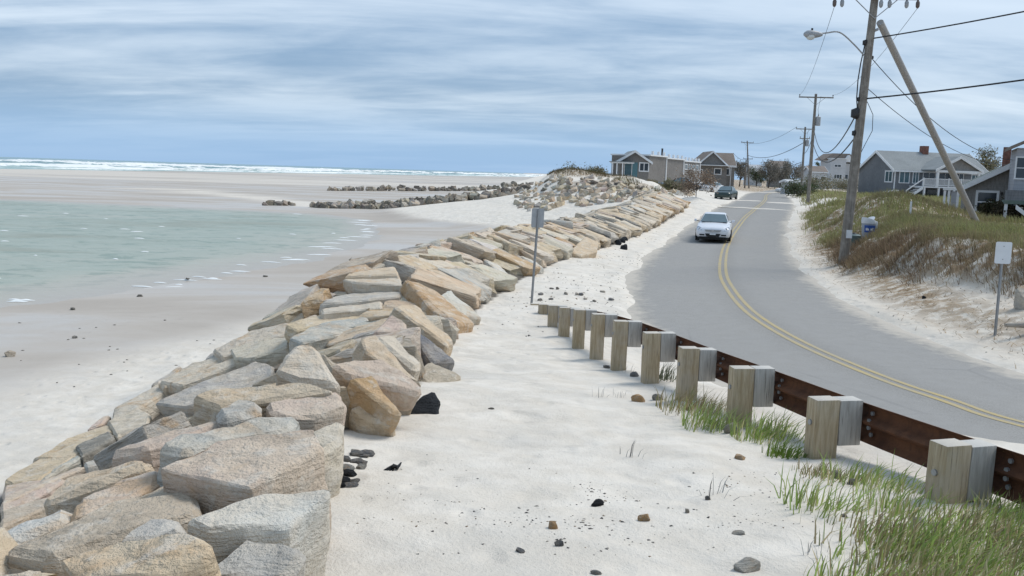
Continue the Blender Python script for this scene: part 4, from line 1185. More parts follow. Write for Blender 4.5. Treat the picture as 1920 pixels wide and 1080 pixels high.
# ------------------------------------------------------------------ cars
simple('car_paint_silver', (.74, .76, .80), .25, .08, .02, 3, spec=.6)
simple('car_paint_dark', (.025, .045, .042), .25, .2, .05, 3, spec=.6)
simple('car_paint_white', (.66, .67, .68), .3, .1, .03, 3, spec=.5)
simple('car_paint_black', (.022, .024, .03), .25, .2, .05, 3, spec=.6)
simple('tyre', (.018, .018, .019), .85)
simple('rim', (.35, .36, .38), .35, .7)
simple('windscreen', (.115, .165, .185), .08, 0, .15, 1.2, spec=.8)
simple('chrome', (.55, .56, .58), .2, .8)
simple('black_plastic', (.014, .015, .017), .5)
simple('lamp_clear', (.48, .52, .58), .15, .3, .15, 14, spec=.7)
def make_car(label, paint, loc, rz, detail=True, cat='car', tall=0.0):
    root = empty('car', loc, rz); tag(root, label, cat)
    # body loft, front at -y
    st = [(-2.36, .62, .34, .60), (-2.32, .76, .24, .68), (-2.18, .86, .20, .76), (-1.9, .90, .19, .83), (-1.4, .91, .18, .90), (-.95, .91, .18, .955), (.0, .91, .18, .965), (1.0, .91, .18, .975), (1.7, .90, .19, 1.0), (2.1, .87, .22, 1.0), (2.34, .78, .28, .95), (2.40, .66, .36, .82)]
    mb = MB(); n = None
    for (y_, w_, zb, zt) in st:
        half = [(0, zb), (w_ * .86, zb), (w_ * .97, zb + .10), (w_, zb + (zt - zb) * .45), (w_ * .985, zb + (zt - zb) * .72), (w_ * .93, zt - .06), (w_ * .80, zt - .005), (w_ * .45, zt + .02), (0, zt + .028)]
        sec = half + [(-a, b_) for a, b_ in half[-2:0:-1]]
        n = len(sec); mb.v += [(a, y_, b_) for a, b_ in sec]
    for i in range(len(st) - 1):
        for k in range(n):
            k2 = (k + 1) % n; mb.f.append((i * n + k, i * n + k2, (i + 1) * n + k2, (i + 1) * n + k))
    mb.f.append(tuple(range(n))); mb.f.append(tuple(range((len(st) - 1) * n, len(st) * n)))
    body = mb.build('body', paint, root, 0, True)
    T = tall
    gst = [(-1.02, .78, .80, .93, .95), (-.28, .76, .575, .93, 1.40 + T), (.1, .76, .57, .93, 1.455 + T), (.85, .76, .565, .93, 1.45 + T), (1.15, .76, .58, .93, 1.40 + T), (1.88, .74, .66, .95, 1.01 + T * .4)]
    mb = MB()
    for (y_, wb, wt, zb, zt) in gst:
        mb.v += [(wb, y_, zb), (wt, y_, zt - .03), (wt * .82, y_, zt), (0, y_, zt + .012), (-wt * .82, y_, zt), (-wt, y_, zt - .03), (-wb, y_, zb)]
    for i in range(len(gst) - 1):
        for k in range(6): mb.f.append((i * 7 + k, i * 7 + k + 1, (i + 1) * 7 + k + 1, (i + 1) * 7 + k))
    mb.build('roof', paint, root, 0, True)
    def gl(name, pts, m, off):
        o = MB().poly([tuple(Vector(p) + Vector(off)) for p in pts]).build(name, m, root); return o
    gl('windscreen', [(-.72, -.98, .985), (.72, -.98, .985), (.535, -.30, 1.375 + T), (-.535, -.30, 1.375 + T)], M_['windscreen'], (0, -.022, .022))
    gl('rear_window', [(-.60, 1.84, 1.04), (.60, 1.84, 1.04), (.50, 1.18, 1.37 + T), (-.50, 1.18, 1.37 + T)], M_['windscreen'], (0, .02, .03))
    for s_ in (-1, 1):
        gl('side_window', [(s_ * .752, -.75, .985), (s_ * .75, .36, .985), (s_ * .595, .36, 1.385 + T), (s_ * .60, -.22, 1.36 + T)], M_['windscreen'], (s_ * .022, 0, .01))
        gl('side_window', [(s_ * .75, .44, .985), (s_ * .735, 1.45, 1.0), (s_ * .60, 1.08, 1.36 + T), (s_ * .593, .44, 1.385 + T)], M_['windscreen'], (s_ * .022, 0, .01))
        for y_ in (-1.48, 1.42):
            wh = MB().tube([(s_ * .72, y_, .325), (s_ * .925, y_, .325)], .325, 20).build('wheel', M_['tyre'], root, 0, True)
            MB().tube([(s_ * .90, y_, .325), (s_ * .932, y_, .325)], .215, 16).build('rim', M_['rim'], wh)
        if not detail: continue
        mi = MB().box(s_ * .93 - .02, s_ * 1.06 + .02 * s_, -.80, -.68, .98, 1.12).build('mirror', paint, root, .03, True)
        MB().tube([(s_ * .80, -.72, 1.0), (s_ * .97, -.74, 1.02)], .022, 6).build('mirror_arm', M_['black_plastic'], mi)
        hl = [(s_ * .52, -2.27, .66), (s_ * .60, -2.345, .58), (s_ * .80, -2.25, .62), (s_ * .86, -2.05, .73), (s_ * .80, -2.06, .79), (s_ * .66, -2.18, .75)]
        m2 = MB(); m2.poly([(a, b_ - .03, c_ + .012) for a, b_, c_ in hl]); m2.build('headlight', M_['lamp_clear'], root)
        m2 = MB(); m2.tube([(s_ * .70, -2.24, .675), (s_ * .70, -2.285, .675)], .05, 10); m2.build('bulb', M_['chrome'], root)
        MB().box(s_ * .56 - .13, s_ * .56 + .13, -2.40, -2.30, .335, .40).build('fog_light_recess', M_['black_plastic'], root, .012)
        MB().box(s_ * .70 - .12, s_ * .70 + .12, 2.33, 2.40, .72, .86).build('tail_light', simple_red, root, .01)
    if detail:
        MB().prism([(-.44, .64), (.44, .64), (.36, .545), (-.36, .545)], 'y', -2.425, -2.30).build('grille', M_['galvanised'], root)
        for k in range(3): MB().box(-.42 + .02 * k, .42 - .02 * k, -2.432, -2.42, .615 - k * .028, .625 - k * .028).build('grille_bar', M_['chrome'], root)
        MB().tube([(0, -2.43, .595), (0, -2.445, .595)], .055, 14).build('badge', M_['chrome'], root)
        MB().prism([(-.40, .435), (.40, .435), (.32, .285), (-.32, .285)], 'y', -2.41, -2.28).build('lower_intake', M_['black_plastic'], root)
        MB().box(-.155, .155, -2.432, -2.412, .375, .455).build('licence_plate', M_['sign_white'], root)
        MB().box(-.80, .80, -2.30, 2.2, .13, .24).build('underbody', M_['black_plastic'], root)
        MB().box(-.66, .66, -1.06, -1.02, .955, .975).build('cowl', M_['black_plastic'], root)
        MB().box(-.70, .70, -2.395, -2.30, .225, .27).build('lower_lip', M_['black_plastic'], root, .01)
    return root
simple_red = simple('tail_red', (.25, .02, .02), .25)
cp = hit(1331, 459)
make_car('silver white sedan driving on the two-lane road', M_['car_paint_silver'], (cp[0] + .70, cp[1] + 2.25, float(np.interp(cp[1] + 2.2, R_Y, R_Z)) + .02), R_(-14.5))
k1 = dp(1362, 362, 100); make_car('dark green car parked in the sand beside the road', M_['car_paint_dark'], (k1[0], k1[1], hz(k1[0], k1[1])), R_(-25), False)
k2 = dp(1284, 346, 124); make_car('black car parked below the deck of the dune house', M_['car_paint_black'], (k2[0], k2[1], hz(k2[0], k2[1]) + .0), R_(70), False, tall=.2)
k3 = dp(1334, 352, 128); make_car('white car parked on the sand between the dune houses', M_['car_paint_white'], (k3[0], k3[1], hz(k3[0], k3[1])), R_(-40), False)
k4 = dp(1478, 361, 165); make_car('white car parked at the far bend by the low shed', M_['car_paint_white'], (k4[0], k4[1], hz(k4[0], k4[1])), R_(-75), False)
# ------------------------------------------------------------------ houses
def win(parent, c_, ux, w_, h_, pane='pane_dark', nv=1, nh=0, fr=.10, name='window'):
    """window with its own frame and panes; c_ centre on the wall, ux horizontal direction; faces (ux rotated -90deg)"""
    ux = Vector((ux[0], ux[1], 0)).normalized(); n = Vector((ux.y, -ux.x, 0))
    M = Matrix((ux, -n, Vector((0, 0, 1)))).transposed().to_4x4(); M.translation = Vector(c_)
    mb = MB()
    for a0, a1, z0, z1 in ((-w_ / 2, -w_ / 2 + fr, -h_ / 2, h_ / 2), (w_ / 2 - fr, w_ / 2, -h_ / 2, h_ / 2), (-w_ / 2 + fr, w_ / 2 - fr, h_ / 2 - fr, h_ / 2), (-w_ / 2 + fr, w_ / 2 - fr, -h_ / 2, -h_ / 2 + fr)):
        mb.box(a0, a1, -.06, .02, z0, z1, M=M)
    for k in range(1, nv): mb.box(-w_ / 2 + w_ * k / nv - fr * .35, -w_ / 2 + w_ * k / nv + fr * .35, -.05, .01, -h_ / 2 + fr, h_ / 2 - fr, M=M)
    for k in range(1, nh): mb.box(-w_ / 2 + fr, w_ / 2 - fr, -.045, .01, -h_ / 2 + h_ * k / nh - fr * .3, -h_ / 2 + h_ * k / nh + fr * .3, M=M)
    wo = mb.build(name, M_['white_trim'], parent)
    MB().box(-w_ / 2 + fr * .8, w_ / 2 - fr * .8, -.02, .015, -h_ / 2 + fr * .8, h_ / 2 - fr * .8, M=M).build('pane', M_[pane], wo)
    return wo
def gable(root, L, W, z0, ze, zr, wallm, roofm, trim=True, ov=.35, x0=0.0, y0=0.0, along='x', rake=True, wname='wall', rname='roof'):
    """gabled block; ridge along x (or y). returns roof"""
    th = .14
    if along == 'x':
        wl = MB().prism([(y0, z0), (y0 + W, z0), (y0 + W, ze), (y0 + W / 2, zr), (y0, ze)], 'x', x0, x0 + L).build(wname, wallm, root)
        s = (zr - ze) / (W / 2)
        mb = MB()
        for sg in (-1, 1):
            e = y0 + W / 2 + sg * (W / 2 + ov); zz_ = ze - s * ov
            mb.prism([(y0 + W / 2, zr + .02), (e, zz_ + .02), (e, zz_ + .02 + th), (y0 + W / 2, zr + .02 + th)], 'x', x0 - ov, x0 + L + ov)
        rf = mb.build(rname, roofm, root)
        if rake:
            for xx in (x0 - ov - .04, x0 + L + ov):
                mb = MB()
                for sg in (-1, 1):
                    e = y0 + W / 2 + sg * (W / 2 + ov); zz_ = ze - s * ov
                    mb.prism([(y0 + W / 2, zr - .16), (e, zz_ - .16), (e, zz_ + th + .04), (y0 + W / 2, zr + th + .04)], 'x', xx, xx + .04)
                mb.build('rake_board', M_['white_trim'], rf)
            for sg in (-1, 1):
                e = y0 + W / 2 + sg * (W / 2 + ov)
                MB().box(x0 - ov, x0 + L + ov, min(e, e + sg * .03), max(e, e + sg * .03), ze - s * ov - .06, ze - s * ov + th).build('fascia', M_['white_trim'], rf)
    else:
        wl = MB().prism([(x0, z0), (x0 + W, z0), (x0 + W, ze), (x0 + W / 2, zr), (x0, ze)], 'y', y0, y0 + L).build(wname, wallm, root)
        s = (zr - ze) / (W / 2); mb = MB()
        for sg in (-1, 1):
            e = x0 + W / 2 + sg * (W / 2 + ov); zz_ = ze - s * ov
            mb.prism([(x0 + W / 2, zr + .02), (e, zz_ + .02), (e, zz_ + .02 + th), (x0 + W / 2, zr + .02 + th)], 'y', y0 - ov, y0 + L + ov)
        rf = mb.build(rname, roofm, root)
        if rake:
            mb = MB()
            for sg in (-1, 1):
                e = x0 + W / 2 + sg * (W / 2 + ov); zz_ = ze - s * ov
                mb.prism([(x0 + W / 2, zr - .18), (e, zz_ - .18), (e, zz_ + th + .04), (x0 + W / 2, zr + th + .04)], 'y', y0 - ov - .05, y0 - ov)
            mb.build('rake_board', M_['white_trim'], rf)
            for sg in (-1, 1):
                e = x0 + W / 2 + sg * (W / 2 + ov)
                MB().box(min(e, e + sg * .03), max(e, e + sg * .03), y0 - ov, y0 + L + ov, ze - s * ov - .06, ze - s * ov + th).build('fascia', M_['white_trim'], rf)
    return rf
def railing(root, a, b_, z, h=1.0, npost=5, bal=.14):
    a = Vector(a); b_ = Vector(b_); d = (b_ - a); L = d.length; d.normalize()
    ang = math.atan2(d.y, d.x); M0 = Matrix.Translation((a.x, a.y, z)) @ Matrix.Rotation(ang, 4, 'Z')
    for k in range(npost):
        t = L * k / (npost - 1); MB().box(t - .06, t + .06, -.06, .06, 0, h + .08, M=M0).build('railing_post', M_['white_trim'], root)
    MB().box(0, L, -.05, .05, h - .08, h, M=M0).box(0, L, -.03, .03, .08, .16, M=M0).build('handrail', M_['white_trim'], root)
    mb = MB(); n = int(L / bal)
    for k in range(1, n): mb.box(L * k / n - .025, L * k / n + .025, -.02, .02, .16, h - .08, M=M0)
    mb.build('balusters', M_['white_trim'], root)

# dune house with the flat roofed wing
D1 = 135.0
A = dp(1160, 340, D1); Bp = dp(1215, 340, D1)
h1 = empty('dune_house', (A[0], D1, 0)); tag(h1, 'brown shingled house on the dune with a flat railed wing and white trim', 'house')
W1 = Bp[0] - A[0]; g0 = hz(A[0] + 2, D1 + 2) - 1.2
gable(h1, 8.0, W1, g0, 5.75, 7.15, M_['shingle_brown'], M_['roof_grey'], along='y', ov=.5)
win(h1, (W1 * .84, 0, 4.85), (1, 0), 1.55, 1.4, nv=2, fr=.16)
win(h1, (W1 * .30, 0, 4.4), (1, 0), 1.2, 1.9, 'pane_teal', 1, fr=.08, name='door')
MB().box(W1 * .44, W1 * .62, -.05, .02, 3.2, 5.5).build('shutter', M_['teal_paint'], h1)
MB().box(-1.3, W1 * .45, -1.8, -.1, 5.30, 5.45).build('porch_roof', M_['white_trim'], h1)
MB().box(-1.6, W1 * .45, -1.9, -.1, 5.46, 5.56).build('porch_shingles', M_['roof_grey'], h1)
for xx in (-1.2, -.55, .3): MB().box(xx - .08, xx + .08, -1.7, -1.54, g0, 5.3).build('porch_post', M_['white_trim'], h1)
MB().box(-1.4, W1 * .4, -1.8, -.02, 2.55, 2.7).build('porch_deck', M_['drift_wood'], h1)
C2 = dp(1312, 310, 160.0)
wx, wy = Bp[0] - A[0], 0.0; ex_, ey_ = C2[0] - A[0], 160.0 - D1
ang = math.atan2(ey_ - wy, ex_ - wx); LW = math.hypot(ex_ - wx, ey_ - wy)
Mw = Matrix.Translation((wx, wy, 0)) @ Matrix.Rotation(ang, 4, 'Z')
tz_ = [6.55, 6.35, 6.15]
for k, (f0, f1, mm) in enumerate(((0, .30, 'shingle_brown'), (.30, .64, 'shingle_brown'), (.64, 1, 'shingle_taupe'))):
    MB().box(LW * f0 + .01, LW * f1, .002, 6.0, -1.0, tz_[k], M=Mw).build('wing_wall', M_[mm], h1)
    MB().box(LW * f0 - .05, LW * f1 + .1, -.25, 6.2, tz_[k] + .005, tz_[k] + .22, M=Mw).build('flat_roof', M_['white_trim'], h1)
    MB().box(LW * f1 - .12, LW * f1 + .12, -.14, -.005, .5, tz_[k] - .01, M=Mw).build('corner_board', M_['white_trim'], h1)
    for j in range(3 + k):
        xx = LW * (f0 + (f1 - f0) * (j + .5) / (3 + k)); MB().box(xx - .16, xx + .16, -.2, .12, tz_[k] + .225, tz_[k] + .75, M=Mw).build('roof_rail_post', M_['white_trim'], h1)
MB().box(LW * .03, LW * .26, -.06, -.004, .6, 2.6, M=Mw).build('garage_door', M_['blue_tarp'], h1)
MB().box(LW * .33, LW * .60, -.06, -.004, .8, 2.9, M=Mw).build('garage_door', M_['teal_paint'], h1)
MB().box(LW * .66, LW * 1.0, -1.6, -.01, 2.6, 2.8, M=Mw).build('deck', M_['white_trim'], h1)
uxw = (math.cos(ang), math.sin(ang))
for f_ in (.70, .78, .86, .94):
    c_ = Mw @ Vector((LW * f_, -.004, 5.3)); win(h1, c_, uxw, 1.5, 1.0, 'pane_teal', 2, fr=.14)
MB().tube([Mw @ Vector((LW * .55, 3, 6.2)), Mw @ Vector((LW * .55, 3, 8.2))], .16, 8).build('stove_pipe', M_['dark_metal'], h1)

# gabled house behind
D2 = 178.0
A2 = dp(1306, 330, D2); B2 = dp(1362, 330, D2); E2 = dp(1376, 330, D2 + 3)
h2 = empty('gabled_house', (A2[0], D2, 0)); tag(h2, 'taupe gabled house with a brown roof behind the dune house', 'house')
W2 = B2[0] - A2[0]; gb = hz(A2[0] + 3, D2 + 3) - 1
gable(h2, 9, W2, gb, 6.15, 8.75, M_['shingle_brown'], M_['roof_brown'], along='y', ov=.4)
gable(h2, E2[0] - A2[0] - W2 * .5, 6.5, gb + .01, 6.12, 8.6, M_['shingle_brown'], M_['roof_brown'], along='x', ov=.3, x0=W2 * .5, y0=2.6, wname='side_wing', rname='side_roof')
win(h2, (W2 * .70, 0, 4.9), (1, 0), 1.5, 1.3, fr=.16); win(h2, (W2 * .12, 0, 4.6), (1, 0), 1.0, 1.3, fr=.14)
win(h2, (W2 + .75, 2.6, 4.9), (1, 0), 1.0, 1.5, fr=.16)
MB().box(-.5, W2 + 1.5, -1.2, -.02, 6.0, 6.14).build('belt_trim', M_['white_trim'], h2)
MB().box(W2 + 1.36, W2 + 1.5, 2.46, 2.6, gb, 6.0).build('corner_board', M_['white_trim'], h2)

# grey house with white porch gable and deck
D3 = 112.0
A3 = dp(1677, 330, D3); an3 = R_(12)
h3 = empty('deck_house', (A3[0], D3, 0), an3); tag(h3, 'grey shingled house with a long pale roof, white porch gable and railed deck', 'house')
gg = hz(A3[0] + 4, D3 - 1) - 1.0
L3, W3 = 13.2, 7.6
r3 = gable(h3, L3, W3, gg, 5.25, 7.55, M_['shingle_grey'], M_['roof_grey'], ov=.3)
MB().box(-.02, .14, -.03, -.003, gg + .2, 5.1).build('corner_board', M_['white_trim'], h3)
win(h3, (0, 1.1, 4.4), (0, -1), 1.6, 1.5, 'pane_teal', 2, fr=.14)
for xx, ww in ((1.4, 1.5), (3.0, .9)): win(h3, (xx, 0, 4.35), (1, 0), ww, 1.5, 'pane_teal', 2, fr=.10)
for xx, ww in ((4.9, 1.8), (7.2, 2.2), (9.2, 1.4)): win(h3, (xx, 0, 4.25), (1, 0), ww, 1.7, 'pane_dark', 2, fr=.08, name='patio_door')
win(h3, (11.6, 0, 4.4), (1, 0), 1.2, 1.2, 'pane_teal', 2, fr=.1)
PG0, PG1, PY = 4.0, 10.0, -2.8
dk = MB().box(2.2, 11.0, PY, -.01, 3.15, 3.33).build('deck', M_['white_trim'], h3)
MB().prism([(PG0, 5.35), (PG1, 5.35), ((PG0 + PG1) / 2, 6.85)], 'y', PY + .25, PY + .33).build('porch_gable', M_['shingle_taupe'], h3)
mb = MB()
mid_ = (PG0 + PG1) / 2
for sg in (-1, 1):
    e = mid_ + sg * 3.35; mb.prism([(mid_, 6.95), (e, 5.27), (e, 5.41), (mid_, 7.09)], 'y', PY - .1, 1.6)
pr3 = mb.build('porch_roof', M_['roof_grey'], h3)
mb = MB()
for sg in (-1, 1):
    e = mid_ + sg * 3.4; mb.prism([(mid_, 6.80), (e, 5.12), (e, 5.43), (mid_, 7.12)], 'y', PY - .17, PY - .11)
mb.build('rake_board', M_['white_trim'], pr3)
MB().box(PG0 - .1, PG1 + .1, PY - .02, PY + .22, 5.08, 5.34).build('porch_beam', M_['white_trim'], h3)
for xx in (PG0 + .1, PG1 - .1): MB().box(xx - .13, xx + .13, PY, PY + .24, 3.335, 5.075).build('porch_post', M_['white_trim'], h3)
for xx in (2.4, 4.4, 6.6, 8.8, 10.8): MB().box(xx - .1, xx + .1, PY + .02, PY + .22, gg, 3.145).build('deck_post', M_['white_trim'], h3)
railing(h3, (2.2, PY + .1, 0), (11.0, PY + .1, 0), 3.34, .95, 6)
st_ = empty('stairs', (0, 0, 0)); bpy.data.objects.remove(st_)
mb = MB()
for k in range(8): mb.box(2.2 - .28 * (k + 1), 2.2 - .28 * k + .04, PY + .15, PY + 1.25, 3.05 - .19 * k, 3.11 - .19 * k)
MB_st = mb.build('stair_treads', M_['white_trim'], h3)
MB().prism([(2.2, 3.32), (2.2, 2.95), (-.1, 1.45), (-.1, 1.8)], 'y', PY + .06, PY + .12).prism([(2.2, 4.3), (2.2, 4.18), (-.1, 2.65), (-.1, 2.77)], 'y', PY + .05, PY + .13).build('stair_rail', M_['white_trim'], h3)
MB().box(-.12, -.02, PY + .04, PY + .14, 1.2, 2.8).build('stair_post', M_['white_trim'], h3)
MB().box(6.2, 7.0, 3.3, 4.1, 7.0, 8.5).build('chimney', M_['brick_red'], r3)
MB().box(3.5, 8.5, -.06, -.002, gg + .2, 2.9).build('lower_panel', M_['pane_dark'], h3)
MB().prism([(-.8, 2.2), (.0, 2.2), (0, 2.75), (-1.6, 2.45)], 'y', -1.2, -.05).build('bulkhead', M_['white_trim'], h3)

# near shingled house with a low green roof
D4 = 56.0
A4 = dp(1812, 348, D4); yaw4 = R_(-25)
def face_loc(px_, py_, A_, yaw_, off=0.0):      # pixel -> local x, z on the plane of a house's front wall
    ux = np.array([math.cos(yaw_), math.sin(yaw_), 0]); nn = np.array([-ux[1], ux[0], 0]); d = ray(px_, py_)
    O = np.array([A_[0], A_[1], 0]) + nn * off
    t = ((O - CAM) @ nn) / (d @ nn); P_ = CAM + d * t; return float((P_ - O) @ ux), float(P_[2])
h4 = empty('low_house', (A4[0], D4, 0), yaw4); tag(h4, 'taupe shingled house with a low green roof, one white framed window', 'house')
gr4 = hz(A4[0] + 2, D4 + 1) - .8
rx, rz4 = face_loc(1901, 309, A4, yaw4)
ze4 = A4[2] - .05; sl = (rz4 - ze4) / rx
RX = 5.6; W4 = 9.0; zR = ze4 + sl * RX
MB().prism([(-.0, gr4), (W4, gr4), (W4, zR - sl * (W4 - RX)), (RX, zR), (0, ze4)], 'y', 0, 8).build('wall', M_['shingle_taupe'], h4)
MB().prism([(-.35, ze4 - sl * .35 + .02), (RX, zR + .02), (RX, zR + .18), (-.35, ze4 - sl * .35 + .18)], 'y', -.4, 8.4).prism([(RX, zR + .02), (W4 + .4, zR - sl * (W4 - RX) - .1), (W4 + .4, zR - sl * (W4 - RX) + .06), (RX, zR + .18)], 'y', -.4, 8.4).build('roof', M_['roof_green'], h4)
MB().prism([(-.35, ze4 - sl * .35 - .14), (RX, zR - .14), (RX, zR + .2), (-.35, ze4 - sl * .35 + .2)], 'y', -.46, -.405).build('rake_board', M_['white_trim'], h4)
wxl, wz = face_loc(1850, 379, A4, yaw4); win(h4, (wxl, 0, wz), (1, 0), 1.30, 1.45, 'pane_dark', 1, 2, .14)
# outdoor shower beside it
def sh(px_, py_): return face_loc(px_, py_, A4, yaw4, -.8)
for px_ in (1772, 1780, 1797):
    c_ = sh(px_, 357); MB().box(c_[0] - .07, c_[0] + .07, -.9, -.76, gr4, c_[1]).build('shower_post', M_['white_trim'], h4)
MB().box(sh(1784, 359)[0], sh(1796, 359)[0], -.84, -.80, gr4 + .3, sh(1790, 359)[1]).build('shower_screen', M_['clapboard_grey'], h4)
MB().box(sh(1768, 357)[0], sh(1800, 357)[0], -.95, -.7, sh(1785, 356.8)[1], sh(1785, 353.5)[1]).build('shower_beam', M_['white_trim'], h4)
lx, lz = face_loc(1878, 362, A4, yaw4); MB().tube([(lx, -.02, lz), (lx, -.2, lz), (lx, -.2, lz - .2)], .07, 8).build('wall_lantern', M_['dark_metal'], h4)
chx, chz = face_loc(1888, 290, A4, yaw4, 3.0)
MB().box(chx - .22, chx + .22, 2.8, 3.2, face_loc(1888, 314, A4, yaw4, 3.0)[1], face_loc(1888, 276, A4, yaw4, 3.0)[1]).build('chimney', M_['brick_red'], h4)
# taller clapboard house at its right
D5 = 51.0
A5 = dp(1901, 340, D5)
h5 = empty('clapboard_house', (A5[0], D5, 0), yaw4); tag(h5, 'tall grey clapboard house with a green deck at the edge of the dune', 'house')
zt5 = dp(1901, 277, D5)[2]; zb5 = dp(1901, 357, D5)[2]; g5 = hz(A5[0] + 2, D5 + 1) - .8
MB().box(0, 8, 0, 4.0, zb5, zt5).build('wall', M_['clapboard_grey'], h5)
MB().box(.3, 8, .3, 3.8, g5, zb5 - .005).build('lower_wall', M_['shingle_taupe'], h5)
MB().prism([(-.35, zt5 - .1), (4.0, zt5 + 2.1), (8.35, zt5 - .1), (8.35, zt5 + .08), (4.0, zt5 + 2.28), (-.35, zt5 + .08)], 'y', -.4, 4.3).build('roof', M_['roof_brown'], h5)
cwx, cwz = face_loc(1916, 315, A5, yaw4); win(h5, (cwx, 0, cwz), (1, 0), .70, 1.3, 'pane_dark', 1, 2, .08)
MB().box(-.5, 8, -2.0, -.01, zb5 - .75, zb5 - .55).build('deck', M_['deck_green'], h5)
MB().box(-.5, 8, -1.98, -1.9, zb5 - .54, zb5 + .02).build('deck_fascia', M_['shingle_grey'], h5)
for xx in (-.4, 1.2, 3.0): MB().box(xx - .08, xx + .08, -1.95, -1.8, g5, zb5 - .755).build('deck_post', M_['white_trim'], h5)
mb = MB()
for k in range(6): mb.box(.1 + .26 * k, .36 + .26 * k, -2.9, -2.05, zb5 - .95 - .2 * k, zb5 - .90 - .2 * k)
mb.build('stair_treads', M_['drift_wood'], h5)
MB().prism([(.0, zb5 - .75), (0, zb5 - 1.0), (1.7, zb5 - 2.3), (1.7, zb5 - 2.05)], 'y', -2.98, -2.92).build('stair_stringer', M_['white_trim'], h5)

# pale tall house far along the road
D6 = 190.0
A6 = dp(1551, 340, D6); B6 = dp(1579, 340, D6); C6 = dp(1611, 340, D6)
h6 = empty('pale_house', (A6[0], D6, 0)); tag(h6, 'pale two-storey house with one wide dark window beyond the dune', 'house')
g6 = hz(A6[0] + 2, D6) - .8; z6 = dp(1565, 298, D6)[2]; W6 = B6[0] - A6[0]
MB().box(0, W6, -1.5, 5, g6, z6).build('tower_wall', M_['clapboard_pale'], h6)
MB().box(W6 + .003, C6[0] - A6[0], .2, 6, g6, z6 - .9).build('wall', M_['clapboard_pale'], h6)
MB().prism([(-.9, z6 - .2), (C6[0] - A6[0] + .4, z6 - .9), (C6[0] - A6[0] - 2.2, z6 + 1.2), (1.0, z6 + 1.2)], 'y', .6, 6.6).build('roof', M_['roof_brown'], h6)
MB().prism([(W6 * .95, z6 - .6), (W6 * .95 + 2.2, z6 - .6), (W6 * .95 + 1.1, z6 + .9)], 'y', -.6, 2.5).build('dormer', M_['white_trim'], h6)
MB().box(-.15, W6 + .15, -1.65, 5.1, z6 + .002, z6 + .14).build('cornice', M_['white_trim'], h6)
win(h6, (W6 * .52, -1.5, dp(1565, 331, D6)[2]), (1, 0), 1.75, 1.0, 'pane_dark', 3, fr=.1)
win(h6, (W6 * .45, -1.5, dp(1565, 311, D6)[2]), (1, 0), 1.5, .65, 'pane_dark', 2, fr=.1)
win(h6, (C6[0] - A6[0] - .8, .2, dp(1605, 332, D6)[2]), (1, 0), .9, 1.1, 'pane_dark', 1, fr=.1); win(h6, (W6 + .9, .2, dp(1605, 332, D6)[2]), (1, 0), .8, 1.1, 'pane_dark', 1, fr=.1)
# small pale cottage and low shed
def cottage(label, x0, x1, ytop, yridge, ybot, D, wm, rm, name, wins, yaw=0.0):
    a = dp(x0, ybot, D); b_ = dp(x1, ybot, D); r = empty(name, (a[0], D, 0), yaw); tag(r, label, 'house' if name != 'low_shed' else 'shed')
    g = hz((a[0] + b_[0]) / 2, D) - 1.0; Wd = b_[0] - a[0]
    gable(r, Wd, 5.0, g, dp(x0, ytop, D)[2], dp(x0, yridge, D)[2], wm, rm, ov=.25)
    for (f_, pz, ww, hh) in wins: win(r, (Wd * f_, 0, dp((x0 + x1) / 2, pz, D)[2]), (1, 0), ww, hh, 'pane_dark', 1, fr=.1)
    return r
cottage('small pale cottage with a brown roof left of the pale two-storey house', 1519, 1549, 322, 312, 346, 180, M_['clapboard_pale'], M_['roof_brown'], 'cottage', [(.35, 336, .8, .9), (.8, 334, 1.2, .8)])
cottage('low white shed among bushes beside the far road', 1480, 1509, 342, 338, 356, 150, M_['clapboard_pale'], M_['clapboard_pale'], 'low_shed', [(.5, 349, 1.0, .5)])
cottage('distant grey house with its white gable roof above the bare trees', 1402, 1428, 322, 309, 350, 245, M_['clapboard_pale'], M_['clapboard_pale'], 'distant_house', [(.5, 335, 1.2, 1.2)])
cottage('distant dark house with a long roof among the bare trees', 1446, 1476, 312, 302, 350, 250, M_['shingle_taupe'], M_['roof_brown'], 'distant_house', [(.5, 326, 1.2, 1.2)])

